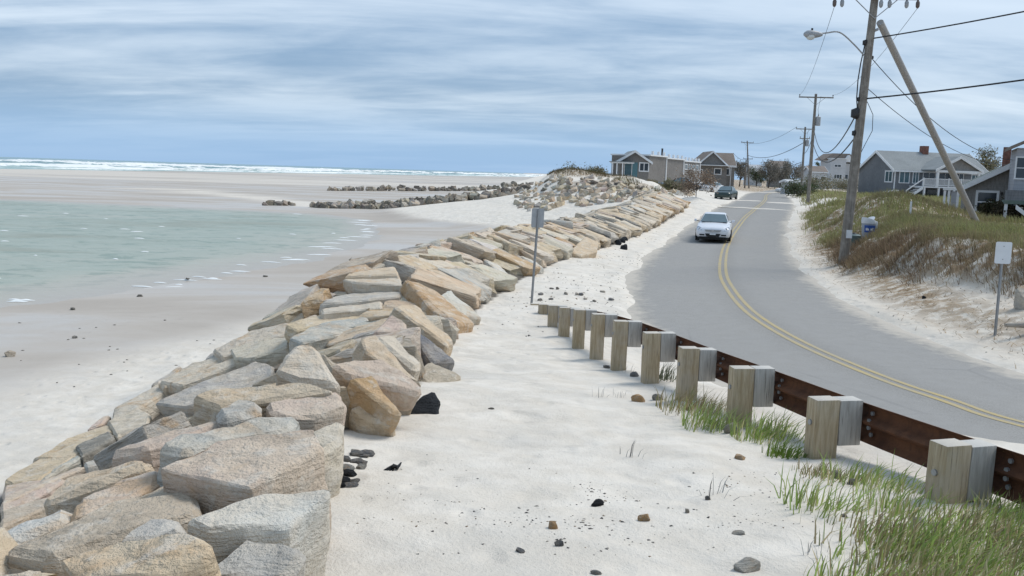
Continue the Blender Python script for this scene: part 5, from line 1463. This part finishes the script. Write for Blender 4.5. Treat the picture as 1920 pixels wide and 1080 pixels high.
# ------------------------------------------------------------------ trees and shrubs
def add_leaves(P, size, cols, rg_, up=.3):
    n = len(P); a = np.random.RandomState(rg_).normal(size=(n, 3)); a /= np.linalg.norm(a, axis=1)[:, None]
    b_ = np.random.RandomState(rg_ + 1).normal(size=(n, 3)); b_ -= a * (a * b_).sum(1)[:, None]; b_ /= np.linalg.norm(b_, axis=1)[:, None]
    s = size * np.random.RandomState(rg_ + 2).uniform(.6, 1.4, (n, 1))
    V_ = np.concatenate([P - a * s, P + b_ * s * .45, P + a * s, P - b_ * s * .45]); F_ = np.stack([np.arange(n), np.arange(n) + n, np.arange(n) + 2 * n, np.arange(n) + 3 * n], 1)
    c_ = np.tile(np.concatenate([cols, np.ones((n, 1))], 1), (4, 1)); return V_, F_, c_
def tree(name, label, base, height, rad, cols, n, seed, bare=.5, leaf=.16, trunk=.14, squash=1.0, cat='tree', group=None):
    r = random.Random(seed); root = empty(name, base); tag(root, label, cat, group)
    mb = MB(); tips = []
    top = Vector((r.uniform(-.1, .1) * height, r.uniform(-.1, .1) * height, height * .7))
    mb.tube([(0, 0, -.4), (top.x * .3, top.y * .3, height * .3), tuple(top)], [trunk, trunk * .75, trunk * .25], 7)
    for k in range(16):
        t = r.uniform(.18, .95); p0 = Vector((0, 0, 0)).lerp(top, t); th = r.uniform(0, 6.28); rr = rad * r.uniform(.5, 1.0)
        p1 = Vector((math.cos(th) * rr, math.sin(th) * rr, min(height * .97, p0.z + r.uniform(.1, .5) * height * squash)))
        pm = p0.lerp(p1, .5) + Vector((0, 0, .06 * height)); mb.tube([p0, pm, p1], [trunk * .4, trunk * .25, trunk * .08], 5); tips.append((p0, pm, p1))
        for j in range(3):
            p2 = p1 + Vector((r.uniform(-1, 1), r.uniform(-1, 1), r.uniform(0, 1))) * rad * .35; mb.tube([pm, p2], [trunk * .14, trunk * .04], 4); tips.append((pm, pm.lerp(p2, .5), p2))
    mb.build('trunk', M_['bark'], root)
    rs = np.random.RandomState(seed); P = []
    for k in range(n):
        p0, pm, p1 = tips[rs.randint(len(tips))]; c_ = pm.lerp(p1, rs.uniform(.1, 1.1)); sp = rad * .17
        P.append((c_.x + rs.normal() * sp, c_.y + rs.normal() * sp, max(.05, c_.z + rs.normal() * sp)))
    P = np.array(P); ci = np.array(cols)[rs.randint(len(cols), size=n)] * rs.uniform(.6, 1.35, (n, 1))
    V_, F_, c_ = add_leaves(P, leaf, ci, seed)
    link('crown', npmesh('crown', V_, F_, M_['grass_blade'], False, {'Col': c_}), None, root)
    return root
BARE = [(.20, .185, .165), (.24, .22, .19), (.17, .17, .14), (.27, .24, .205)]
OLIVE = [(.20, .195, .12), (.235, .215, .14), (.155, .16, .09), (.27, .235, .165)]
GRN = [(.08, .11, .055), (.10, .125, .065), (.13, .125, .08)]
for k, (px_, py_, D, hpx, wpx, cl_, lb) in enumerate([
    (1386, 352, 205, 44, 26, BARE, 'dark leafless tree between the gabled house and the far pole'),
    (1418, 352, 232, 32, 30, GRN, 'dark green bushy tree at the far bend before the distant white gable'),
    (1440, 352, 225, 42, 32, BARE, 'tall brown leafless tree before the dark distant house'),
    (1462, 352, 228, 45, 30, BARE, 'broad purple brown leafless tree left of the shed'),
    (1484, 350, 235, 42, 30, BARE, 'purple brown leafless tree behind the low white shed'),
    (1503, 350, 240, 38, 26, BARE, 'leafless tree behind the paired poles'),
    (1537, 345, 230, 38, 14, GRN, 'small dark evergreen tree rising behind the cottage'),
    (1846, 345, 140, 58, 44, OLIVE, 'olive brown tree behind the long pale roof'),
    (1812, 345, 145, 48, 30, OLIVE, 'pale olive treetop showing behind the deck house')]):
    p = dp(px_, py_, D); h = hpx * D / FPX + (p[2] - hz(p[0], p[1]))
    tree('bare_tree' if cl_ is BARE else 'tree', lb, (p[0], p[1], hz(p[0], p[1])), h, wpx * D / FPX * .62, cl_, 2600, 20 + k, leaf=.17, trunk=.16)
for k, (px_, py_, D, h, rad, cl_, lb) in enumerate([
    (1305, 368, 80, 2.2, 1.6, [(.27, .20, .15), (.22, .165, .125), (.31, .245, .185)], 'brown leafless bush at the far end of the seawall'),
    (1262, 356, 112, .8, 1.3, OLIVE, 'grey green bush below the deck of the dune house'),
    (1090, 331, 128, .6, 2.6, OLIVE, 'low spreading olive bush on the dune top'),
    (1122, 331, 130, 1.0, 1.8, OLIVE, 'taller olive bush against the porch of the dune house'),
    (1500, 372, 118, 1.5, 2.0, GRN, 'green bush by the roadside poles'),
    (1535, 362, 150, 1.6, 2.6, OLIVE, 'olive bush below the cottage'),
    (1590, 354, 165, 1.4, 2.8, OLIVE, 'olive bush in front of the pale two-storey house'),
    (1870, 402, 53, 1.1, .9, [(.05, .045, .025), (.075, .06, .035), (.04, .05, .02)], 'dark bush under the white framed window'),
    (1893, 408, 50, 1.0, .8, [(.06, .05, .03), (.075, .06, .035)], 'dark bush beside the steps of the clapboard house')]):
    p = dp(px_, py_, D)
    tree('bush', lb, (p[0], p[1], hz(p[0], p[1])), h, rad, cl_, 2200, 50 + k, leaf=.09 if D < 100 else .13, trunk=.04, squash=.8, cat='bush')

# ------------------------------------------------------------------ grass
def blades(P, hgt, wid, lean, cols, seed, curve=.5):
    """P roots (n,3), hgt (n,), lean (n,2) horizontal tip offset as a fraction of height"""
    n = len(P); rs = np.random.RandomState(seed); th = rs.uniform(0, math.pi, n)
    side = np.stack([np.cos(th), np.sin(th), np.zeros(n)], 1) * wid[:, None]
    up = np.stack([lean[:, 0] * hgt, lean[:, 1] * hgt, hgt * np.sqrt(np.clip(1 - (lean ** 2).sum(1), .06, 1))], 1)
    mid_ = P + up * np.array([curve * .7, curve * .7, .62]); tip = P + up * np.array([1, 1, .95])
    V_ = np.concatenate([P - side, P + side, mid_ - side * .75, mid_ + side * .75, tip])
    i = np.arange(n); F4 = np.stack([i, i + n, i + 3 * n, i + 2 * n], 1); F3 = np.stack([i + 2 * n, i + 3 * n, i + 4 * n], 1)
    c_ = np.concatenate([cols, np.ones((n, 1))], 1); cd = c_.copy(); C_ = np.concatenate([cd, cd, c_, c_, c_])
    return V_, [F4, F3], C_
rs = np.random.RandomState(3)
def scatter(n, xr, yr):
    x_ = rs.uniform(*xr, n); y_ = rs.uniform(*yr, n); z_, g_ = H(x_, y_, True); return x_, y_, z_, g_
# dune on the right
parts = []
for n, xr, yr, wd, hs in ((210000, (9, 34), (19, 42), .009, (.22, .46)), (150000, (11, 48), (40, 74), .015, (.22, .46)), (70000, (20, 75), (70, 130), .03, (.3, .6))):
    x_, y_, z_, g_ = scatter(n, xr, yr)
    qf = g_['q'] - g_['fs']
    dens = sst(-.15, .9, qf) * (.25 + .75 * sst(-.18, .12, fbm(x_, y_, 1.7, 131)))
    dens *= 1 + 1.2 * sst(2.4, .4, qf) * sst(48, 38, y_)
    path = np.exp(-((x_ - (.60 * y_ - 20.5)) / 2.6) ** 2) * sst(62, 66, y_) * sst(96, 84, y_)
    dens *= 1 - .95 * path
    vis = (np.abs(x_ / y_) < .62) & (g_['c'] > 0)
    k = vis & (rs.uniform(size=n) < dens)
    x_, y_, z_, qf = x_[k], y_[k], z_[k], qf[k]; m_n = len(x_)
    brown = np.clip(sst(2.6, .6, qf) * sst(48, 38, y_) * 1.0 + .4 * sst(.08, .32, fbm(x_, y_, 4.5, 137)) + .2 * rs.uniform(-1, 1, m_n), 0, 1)
    gcol_ = np.array([.29, .30, .13]) * rs.uniform(.6, 1.4, (m_n, 1)) * np.array([1, 1, 1]); bcol = np.array([.25, .185, .125]) * rs.uniform(.45, 1.5, (m_n, 1))
    straw = rs.uniform(size=(m_n, 1)) < .16
    cc_ = gcol_ * (1 - brown[:, None]) + bcol * brown[:, None]; cc_ = np.where(straw, np.array([.30, .245, .15]), cc_)
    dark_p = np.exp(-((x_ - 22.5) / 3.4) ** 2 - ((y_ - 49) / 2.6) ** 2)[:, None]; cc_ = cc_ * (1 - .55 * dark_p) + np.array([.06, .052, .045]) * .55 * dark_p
    lean = rs.normal(0, .30, (m_n, 2)) + np.array([-.28, -.10]); facek = (sst(1.8, .3, qf) * sst(48, 38, y_))[:, None]
    lean = lean * (1 - facek) + facek * (np.array([-.62, -.35]) + rs.normal(0, .22, (m_n, 2)))
    l2 = np.linalg.norm(lean, axis=1); lean *= np.minimum(1, .95 / np.maximum(l2, 1e-6))[:, None]
    hh = rs.uniform(*hs, m_n) * (.7 + .5 * sst(-.2, .3, fbm(x_, y_, 2.2, 141)))
    P_ = np.stack([x_, y_, z_ - .02], 1)
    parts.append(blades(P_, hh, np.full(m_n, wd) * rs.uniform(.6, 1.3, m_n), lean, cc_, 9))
# litter straw on the verge
x_, y_, z_, g_ = scatter(60000, (9, 20), (14, 60)); q_ = g_['q']
k = (g_['c'] > 0) & (rs.uniform(size=60000) < np.exp(-((q_ - 1.9) / .9) ** 2) * np.interp(y_, [14, 20, 28, 60], [.25, .5, .9, .9]) * (.2 + .8 * sst(-.1, .15, fbm(x_, y_, 1.1, 151))))
x_, y_, z_ = x_[k], y_[k], z_[k]; n = len(x_); ln_ = rs.normal(0, 1, (n, 2)); ln_ *= .95 / np.linalg.norm(ln_, axis=1)[:, None]
litp = blades(np.stack([x_, y_, z_ + .005], 1), rs.uniform(.10, .32, n), np.full(n, .008), ln_, np.array([.33, .235, .13]) * rs.uniform(.45, 1.35, (n, 1)), 12)
def merge(name, ps, parent=None):
    Vs, F4, F3, Cs, o_ = [], [], [], [], 0
    for V_, Fl, C_ in ps:
        Vs.append(V_); F4.append(Fl[0] + o_); F3.append(Fl[1] + o_); Cs.append(C_); o_ += len(V_)
    return link(name, npmesh(name, np.concatenate(Vs), [np.concatenate(F4), np.concatenate(F3)], M_['grass_blade'], False, {'Col': np.concatenate(Cs)}), None, parent)
tag(merge('dune_grass', parts), 'green and brown beach grass covering the dune beside the road', 'grass', kind='stuff')
tag(merge('straw_litter', [litp]), 'tan straw litter strewn along the sandy road verge', 'straw', kind='stuff')
# grass on the seaward dune and far banks
parts = []
x_, y_, z_, g_ = scatter(90000, (-2, 30), (96, 150))
k = (g_['c'] < -4) & (rs.uniform(size=90000) < sst(3.0, 3.7, z_) * (.4 + .6 * sst(-.1, .1, fbm(x_, y_, 3, 161)))); x_, y_, z_ = x_[k], y_[k], z_[k]; n = len(x_)
cc_ = np.where(rs.uniform(size=(n, 1)) < .5, np.array([.17, .12, .075]), np.array([.115, .115, .05])) * rs.uniform(.6, 1.3, (n, 1))
parts.append(blades(np.stack([x_, y_, z_ - .02], 1), rs.uniform(.2, .5, n), np.full(n, .025), rs.normal(0, .3, (n, 2)).clip(-.6, .6), cc_, 14))
x_, y_, z_, g_ = scatter(40000, (12, 40), (76, 120))
k = (g_['c'] < -4.5) & (z_ > 1.7) & (rs.uniform(size=40000) < sst(-.02, .18, fbm(x_, y_, 3.2, 167))); x_, y_, z_ = x_[k], y_[k], z_[k]; n = len(x_)
cc_ = np.where(rs.uniform(size=(n, 1)) < .5, np.array([.20, .15, .09]), np.array([.13, .135, .06])) * rs.uniform(.6, 1.3, (n, 1))
parts.append(blades(np.stack([x_, y_, z_ - .02], 1), rs.uniform(.25, .6, n), np.full(n, .025), rs.normal(0, .3, (n, 2)).clip(-.6, .6), cc_, 15))
tag(merge('far_grass', parts), 'sparse brown grass on the far sand banks and dune top', 'grass', kind='stuff')
# single clumps by the guardrail
def clump(label, px_, py_, n, rad, h, cols, seed, wind=(.42, .05), name='grass_clump', wd=.0045, pos=None, group=None):
    r = np.random.RandomState(seed); P0 = hit(px_, py_) if pos is None else np.array(pos)
    d_ = r.normal(0, rad * .5, (n, 2)).clip(-rad * .85, rad * .85); z_ = H(P0[0] + d_[:, 0], P0[1] + d_[:, 1])
    root = np.array([P0[0], P0[1], hz(P0[0], P0[1])])
    P_ = np.stack([d_[:, 0], d_[:, 1], z_ - root[2] - .015], 1)
    lean = d_ / rad * .38 + r.normal(0, .26, (n, 2)) + np.array(wind); l2 = np.linalg.norm(lean, axis=1); lean *= np.minimum(1, .93 / np.maximum(l2, 1e-6))[:, None]
    cc_ = np.array(cols)[r.randint(len(cols), size=n)] * r.uniform(.65, 1.35, (n, 1))
    V_, F_, C_ = blades(P_, h * r.uniform(.45, 1.15, n), wd * r.uniform(.6, 1.4, n), lean, cc_, seed)
    o = link(name, npmesh(name, V_, F_, M_['grass_blade'], False, {'Col': C_}), None, None, tuple(root))
    tag(o, label, 'grass' if name == 'grass_clump' else 'weed', group); return o
GR = [(.31, .40, .10), (.25, .35, .09), (.39, .44, .15), (.50, .44, .25), (.30, .38, .14)]
GD = [(.36, .29, .16), (.30, .25, .13), (.23, .26, .10), (.40, .33, .20)]
TW = [(.30, .30, .29), (.22, .21, .20)]
Gc = 'grass clumps on the sand along the guardrail'
for k, a_ in enumerate([
    ('straw coloured grass clump in front of the fourth guardrail post', 1300, 772, 260, .40, .30, GD),
    ('green grass clump on the sand between the third and fourth guardrail posts', 1335, 800, 260, .32, .28, GR),
    ('green grass clump against the right foot of the third guardrail post', 1432, 820, 280, .30, .28, GR),
    ('low leafy green patch left of the second guardrail post', 1470, 857, 170, .16, .17, [(.13, .20, .03), (.16, .23, .05)]),
    ('grass clump at the foot of the second guardrail post', 1545, 893, 150, .22, .13, GD),
    ('windblown grass clump right of the second guardrail post', 1625, 908, 200, .34, .22, GR),
    ('sparse dark green tuft on open sand before the second guardrail post', 1540, 955, 130, .24, .26, GR),
    ('windblown grass tuft beside a stone at the first guardrail post', 1680, 962, 130, .26, .24, GR),
    ('small grey green weed behind the fifth guardrail post', 1247, 712, 120, .22, .28, [(.14, .16, .10), (.18, .19, .13)])]):
    clump(*a_, seed=200 + k, group=Gc)
big = [(1660, 1010), (1690, 1062), (1735, 1030), (1745, 1085), (1790, 1010), (1800, 1060), (1840, 1000), (1855, 1062), (1885, 985), (1895, 1035), (1915, 965), (1940, 1010), (1945, 1075), (1985, 985), (1990, 1050), (1720, 1120), (1810, 1125), (1910, 1130), (2050, 1020), (1650, 1120)]
patch = []
for k, (a, b_) in enumerate(big):
    r = np.random.RandomState(240 + k); P0 = hit(a, b_); n = 230; d_ = r.normal(0, .16, (n, 2)); z_ = H(P0[0] + d_[:, 0], P0[1] + d_[:, 1])
    lean = d_ * .8 + r.normal(0, .30, (n, 2)) + np.array([.55, .10]); l2 = np.linalg.norm(lean, axis=1); lean *= np.minimum(1, .93 / np.maximum(l2, 1e-6))[:, None]
    cc_ = np.array(GR if k % 3 else GD)[r.randint(4, size=n)] * r.uniform(.6, 1.4, (n, 1))
    patch.append(blades(np.stack([P0[0] + d_[:, 0], P0[1] + d_[:, 1], z_ - .015], 1), .175 * r.uniform(.35, 1.15, n), .0048 * r.uniform(.6, 1.4, n), lean, cc_, 240 + k))
tag(merge('beach_grass', patch), 'thick patch of green and straw beach grass around the first guardrail post', 'grass', kind='stuff')
for k, (a, b_) in enumerate([(1125, 745), (1165, 745), (1175, 697), (1345, 930), (1180, 855), (1540, 1045), (1560, 1070)]):
    clump('thin dry grey weed standing alone on the white sand', a, b_, 9, .10, .17, TW, seed=280 + k, wind=(.2, 0), name='dry_weed', wd=.003, group='dry weeds on the sand')

# ------------------------------------------------------------------ stones on the sand
def stone(label, px_, py_, w_, h_, col, seed, name='stone', group=None, cat='stone', sink=.30, yaw=None):
    P = hit(px_, py_); r = random.Random(seed); D = P[1]; sz_ = w_ * D / FPX; hh = h_ * D / FPX
    o = bpy.data.objects.new(name, STONES[r.randrange(len(STONES))]); COL.objects.link(o)
    o.scale = (sz_ * 1.05, sz_ * r.uniform(.6, .95), hh * 1.25); o.rotation_euler = (r.uniform(-.2, .2), r.uniform(-.2, .2), r.uniform(-.5, .5) if yaw is None else yaw)
    o.location = (P[0], P[1], hz(P[0], P[1]) + hh * (.5 - sink)); o.color = (*PAL[col], 1)
    tag(o, label, cat, group); return o
for k, a_ in enumerate([
    ('wedge-shaped blue black stone on the open sand', 1120, 948, 30, 17, 'black'),
    ('orange tan stone alone on smooth sand', 1207, 976, 25, 20, 'sorange'),
    ('orange stone among dark pebbles', 1036, 990, 22, 20, 'sorange'),
    ('pointed dark grey stone beside the orange stone among pebbles', 1048, 1023, 20, 15, 'slate'),
    ('low dark sliver of stone near the boulders', 975, 1034, 24, 8, 'slate'),
    ('small dark angular stone on the open sand', 1327, 937, 13, 10, 'slate'),
    ('small grey rounded stone on the smooth sand', 1288, 961, 11, 11, 'grey'),
    ('flat orange tan stone before the third guardrail post', 1388, 861, 26, 14, 'sorange'),
    ('orange stone beside the grass at the fourth guardrail post', 1196, 753, 32, 18, 'sorange'),
    ('blue grey stone next to the orange stone at the fourth guardrail post', 1232, 750, 24, 18, 'blue'),
    ('blue stone leaning against the foot of the third guardrail post', 1371, 812, 34, 30, 'blue'),
    ('grey stone between the fifth and sixth guardrail posts', 1189, 706, 20, 13, 'slate'),
    ('small grey stone by the sixth guardrail post', 1137, 690, 16, 10, 'slate'),
    ('round pale grey stone at the foot of the second guardrail post', 1568, 897, 24, 20, 'grey'),
    ('grey stone half hidden in grass by the second guardrail post', 1598, 908, 22, 16, 'slate'),
    ('blue grey stone at the foot of the first guardrail post', 1720, 985, 32, 22, 'blue'),
    ('small dark stone on the sand left of the thick grass', 1583, 969, 14, 9, 'slate'),
    ('pale flat stone on the sand', 1385, 1001, 30, 10, 'white'),
    ('large pale rounded stone half buried in the open sand', 1400, 1068, 60, 26, 'white'),
    ('flat blue grey shard lying on the open sand', 1118, 1076, 26, 9, 'blue'),
    ('small flat dark stone on the smooth sand by the black rock', 922, 767, 13, 5, 'dark'),
    ('pyramid shaped brown stone on the wet beach', 19, 668, 24, 15, 'brown'),
    ('dark rounded stone at the edge of the tidal pool', 262, 556, 13, 6, 'dark'),
    ('small dark stone on the wet beach below the seawall crest', 498, 519, 11, 5, 'dark'),
    ('dark stone in the shallows of the pool edge', 136, 581, 12, 6, 'dark'),
    ('thin dark stone on the wet beach', 140, 634, 13, 6, 'dark'),
    ('black stone at the edge of the dry beach', 352, 524, 9, 5, 'dark'),
    ('grey concrete block at the foot of the dune bank', 1918, 578, 40, 62, 'grey'),
    ('orange rock on the dune top', 1628, 348, 14, 10, 'orange'),
    ('small black stone in the straw on the verge', 1732, 560, 9, 8, 'black')]):
    stone(*a_, seed=300 + k)
rgs = random.Random(77)
for k in range(16):
    stone('dark grey broken slate beside the big pink boulder', rgs.uniform(640, 690), rgs.uniform(850, 915), rgs.uniform(20, 40), rgs.uniform(8, 16), rgs.choice(['slate', 'slate', 'black', 'blue']), 400 + k, group='broken slate pieces by the boulder')
for k in range(9):
    stone('black rubble lump at the seawall foot beside the road', rgs.uniform(1146, 1176), rgs.uniform(450, 468), rgs.uniform(9, 17), rgs.uniform(8, 15), 'black', 420 + k, group='black rubble heap')
for k in range(12):
    stone('small grey stone on the sand strip by the road edge', rgs.uniform(1005, 1150), rgs.uniform(540, 566) , rgs.uniform(7, 14), rgs.uniform(4, 7), rgs.choice(['slate', 'grey', 'dark']), 440 + k, group='small stones on the sand strip')
for k in range(26):
    stone('tiny dark weed scrap on the grey wet beach', rgs.uniform(0, 420), rgs.uniform(600, 730), rgs.uniform(3, 8), rgs.uniform(1.2, 2.2), 'dark', 460 + k, group='scraps on the wet beach', sink=.35)
# seaweed scrap
P = hit(737, 882); mb = MB()
for k in range(4):
    a = k * 1.7; mb.tube([(-.06 + .02 * k, -.02, .004), (-.03 + .01 * k, .012 * k, .012), (.0, .03 - .01 * k, .022 + .004 * k), (.03, .01 * k, .016), (.045, .02 + .02 * k, .03)], [.006, .012, .014, .012, .005], 6)
sw = mb.build('seaweed', M_['seaweed'], None, smooth=True); sw.location = (P[0], P[1], hz(P[0], P[1])); tag(sw, 'curled black seaweed scrap on the white sand', 'seaweed')
# pebbles
n = 2600; rs2 = np.random.RandomState(8); Vs = []; Fs = []
base = np.array([(1, 0, 0), (-.5, .86, 0), (-.5, -.86, 0), (.2, .1, .8), (-.1, -.2, -.5)]); bf_ = np.array([(0, 1, 3), (1, 2, 3), (2, 0, 3), (1, 0, 4), (2, 1, 4), (0, 2, 4)])
cnt = 0; cols = []
def peb_at(x_, y_, s):
    global cnt
    z_ = H(x_, y_)
    for i in range(len(x_)):
        a = rs2.uniform(0, 6.28); ca, sa = math.cos(a), math.sin(a); v = base * s[i] * np.array([rs2.uniform(.8, 1.5), rs2.uniform(.6, 1), rs2.uniform(.4, .8)])
        v = np.stack([v[:, 0] * ca - v[:, 1] * sa, v[:, 0] * sa + v[:, 1] * ca, v[:, 2]], 1) + np.array([x_[i], y_[i], z_[i]])
        Vs.append(v); Fs.append(bf_ + cnt * 5); cnt += 1
        c_ = [(.06, .06, .06), (.13, .12, .11), (.26, .19, .12), (.30, .28, .25)][rs2.randint(4)]; cols.append(np.tile([*c_, 1], (5, 1)))
def peb_px(n, ax, ay, s0, s1):
    P_ = np.array([gp(a, b_, 1.35) for a, b_ in zip(rs2.normal((ax[0] + ax[1]) / 2, (ax[1] - ax[0]) / 3.4, n), rs2.normal((ay[0] + ay[1]) / 2, (ay[1] - ay[0]) / 3.2, n).clip(ay[0] - 60, 1110))]); k_ = fbm(P_[:, 0], P_[:, 1], .35, 181) > rs2.uniform(-.25, .25, n); P_ = P_[k_]; n = len(P_); peb_at(P_[:, 0], P_[:, 1], 1.35 * rs2.uniform(s0, s1, n) * rs2.uniform(.4, 1, n))
peb_px(300, (960, 1230), (895, 1000), .003, .012); peb_px(150, (1230, 1480), (860, 960), .004, .012); peb_px(240, (880, 1300), (980, 1090), .004, .013); peb_px(160, (1300, 1640), (900, 1070), .003, .009); peb_px(200, (640, 960), (860, 1080), .003, .009)
x_ = rs2.uniform(-1, 9, 3200); y_ = rs2.uniform(17, 52, 3200); cc_, _ = road_c(x_, y_); uu_ = np.interp(y_, XL_Y, XL_X) - x_
k = (cc_ < -HW - .05) & (uu_ < -.1) & (rs2.uniform(size=3200) < sst(-.2, .2, fbm(x_, y_, 2, 171)) + .15); peb_at(x_[k], y_[k], rs2.uniform(.012, .05, k.sum()) * rs2.uniform(.4, 1, k.sum()))
x_ = rs2.uniform(8, 20, 2500); y_ = rs2.uniform(13, 50, 2500); cc_, _ = road_c(x_, y_); k = (cc_ > HW + .3) & (cc_ < HW + 4.5); peb_at(x_[k], y_[k], rs2.uniform(.01, .04, k.sum()) * rs2.uniform(.4, 1, k.sum()))
tag(link('pebbles', npmesh('pebbles', np.concatenate(Vs), np.concatenate(Fs), M_['grass_blade'], False, {'Col': np.concatenate(cols)})), 'small dark and tan pebbles strewn over the sand', 'pebbles', kind='stuff')

# ------------------------------------------------------------------ bins, stake, driftwood
simple('bin_blue', (.035, .09, .32), .5); simple('bin_grey', (.30, .32, .35), .6); simple('bin_teal', (.10, .15, .15), .6); simple('bag_white', (.66, .67, .69), .5)
bP = dp(1627, 437, 38.5); bz = hz(bP[0], bP[1]); bb = empty('trash_barrel', (bP[0], bP[1], bz), .3); tag(bb, 'grey trash barrel with white liner and blue label in the dune grass', 'trash barrel')
hb = max(dp(1627, 411, 38.5)[2] - bz, .75)
MB().tube([(0, 0, 0), (0, 0, .1), (0, 0, hb * .92), (0, 0, hb * .94)], [.22, .235, .29, .28], 18).build('barrel', M_['bin_grey'], bb, smooth=True)
MB().tube([(0, 0, hb * .80), (0, 0, hb * .90), (0, 0, hb), (.02, 0, hb * .97)], [.295, .31, .30, .26], 18).build('liner_bag', M_['bag_white'], bb, smooth=True)
mb = MB(); pts = [(math.sin(a) * .285, -math.cos(a) * .285) for a in np.linspace(-1.2, .5, 9)]
for i in range(8): mb.quad((*pts[i], hb * .38), (*pts[i + 1], hb * .38), (*[v * 1.09 for v in pts[i + 1]], hb * .72), (*[v * 1.09 for v in pts[i]], hb * .72))
mb.build('label_band', M_['bin_blue'], bb)
mb = MB()
for i in (1, 2, 4, 5): mb.quad((*[v * 1.03 for v in pts[i]], hb * .47), (*[v * 1.03 for v in pts[i + 1]], hb * .47), (*[v * 1.09 for v in pts[i + 1]], hb * (.56 + .04 * (i % 2))), (*[v * 1.09 for v in pts[i]], hb * .58))
mb.build('label_mark', M_['bag_white'], bb)
MB().box(.30, .42, -.1, .1, hb * .55, hb * .9).build('side_bag', M_['bag_white'], bb, .03, True)
b2 = dp(1600, 458, 37.0); bz = hz(b2[0], b2[1]); b2o = MB().tube([(0, 0, -.05), (0, 0, .1), (0, 0, .62), (0, 0, .66), (0, 0, .72)], [.20, .22, .27, .29, .20], 16).build('low_bin', M_['bin_teal'], None, smooth=True)
b2o.location = (b2[0], b2[1], bz); tag(b2o, 'dark teal bin half hidden behind the foot of the braced pole', 'bin')
MB().tube([(0, 0, .73), (0, 0, .78)], [.10, .05], 10).build('lid_knob', M_['dark_metal'], b2o)
sP = hit(1706, 408, 0, 20, 90); so = MB().box(-.04, .04, -.03, .03, -.3, .75, taper=.004).box(-.03, .03, -.034, -.031, .45, .70).build('stake', M_['white_trim'], None, .005); so.location = (sP[0], sP[1], hz(sP[0], sP[1])); tag(so, 'short white wooden stake in the dune grass', 'stake')
dP = hit(1902, 632); dl = MB().tube([(-.75, .05, .05), (-.3, 0, .07), (.2, -.05, .06), (.9, .02, .08)], [.04, .07, .075, .05], 9).tube([(.1, -.04, .08), (.25, -.2, .2)], [.03, .012], 6).build('driftwood_log', M_['drift_wood'], None, smooth=True); dl.location = (dP[0] + .55, dP[1], hz(dP[0] + .55, dP[1])); tag(dl, 'grey driftwood log lying in the sand beyond the pale sign', 'driftwood')
# foam flecks where ripples meet the pool's edge
rf = np.random.RandomState(21); Vs = []; Fs = []; c0 = 0
def fleck(x_, y_, L_, w_, z_):
    global c0
    n = 7; a = rf.uniform(-.25, .25); V_ = []
    for i in range(n):
        t = i / (n - 1) * 2 - 1; hw_ = w_ * (1 - t * t) ** .7 * rf.uniform(.5, 1.2) + .004
        for s_, zz_ in ((-1, 0), (0, .05 * (1 - t * t)), (1, 0)): V_.append((x_ + t * L_ * math.cos(a) - s_ * hw_ * math.sin(a), y_ + t * L_ * math.sin(a) + s_ * hw_, z_ + zz_))
    Vs.append(np.array(V_)); f_ = [(i * 3 + j, i * 3 + j + 1, i * 3 + j + 4, i * 3 + j + 3) for i in range(n - 1) for j in range(2)]; Fs.append(np.array(f_) + c0); c0 += len(V_)
for a, b_ in zip(POOL[1:9], POOL[2:10]):
    for k in range(5):
        t = rf.uniform(); p = a + (b_ - a) * t + rf.normal(0, .5, 2) + np.array([-1.0, .6]); fleck(p[0], p[1], rf.uniform(.15, .7) * p[1] / 45, rf.uniform(.02, .07) * p[1] / 45, PZ + .012)
for k in range(22):
    p = gp(rf.uniform(-40, 660), rf.uniform(400, 555), PZ)
    if poly_sd(np.array([p[0]]), np.array([p[1]]), POOL)[0] < -2: fleck(p[0], p[1], rf.uniform(.10, .38) * p[1] / 50, rf.uniform(.02, .07) * p[1] / 50, PZ + .015)
tag(link('foam_flecks', npmesh('foam_flecks', np.concatenate(Vs), np.concatenate(Fs), M_['foam'], True)), 'small white foam flecks on the tidal pool', 'foam', kind='stuff')
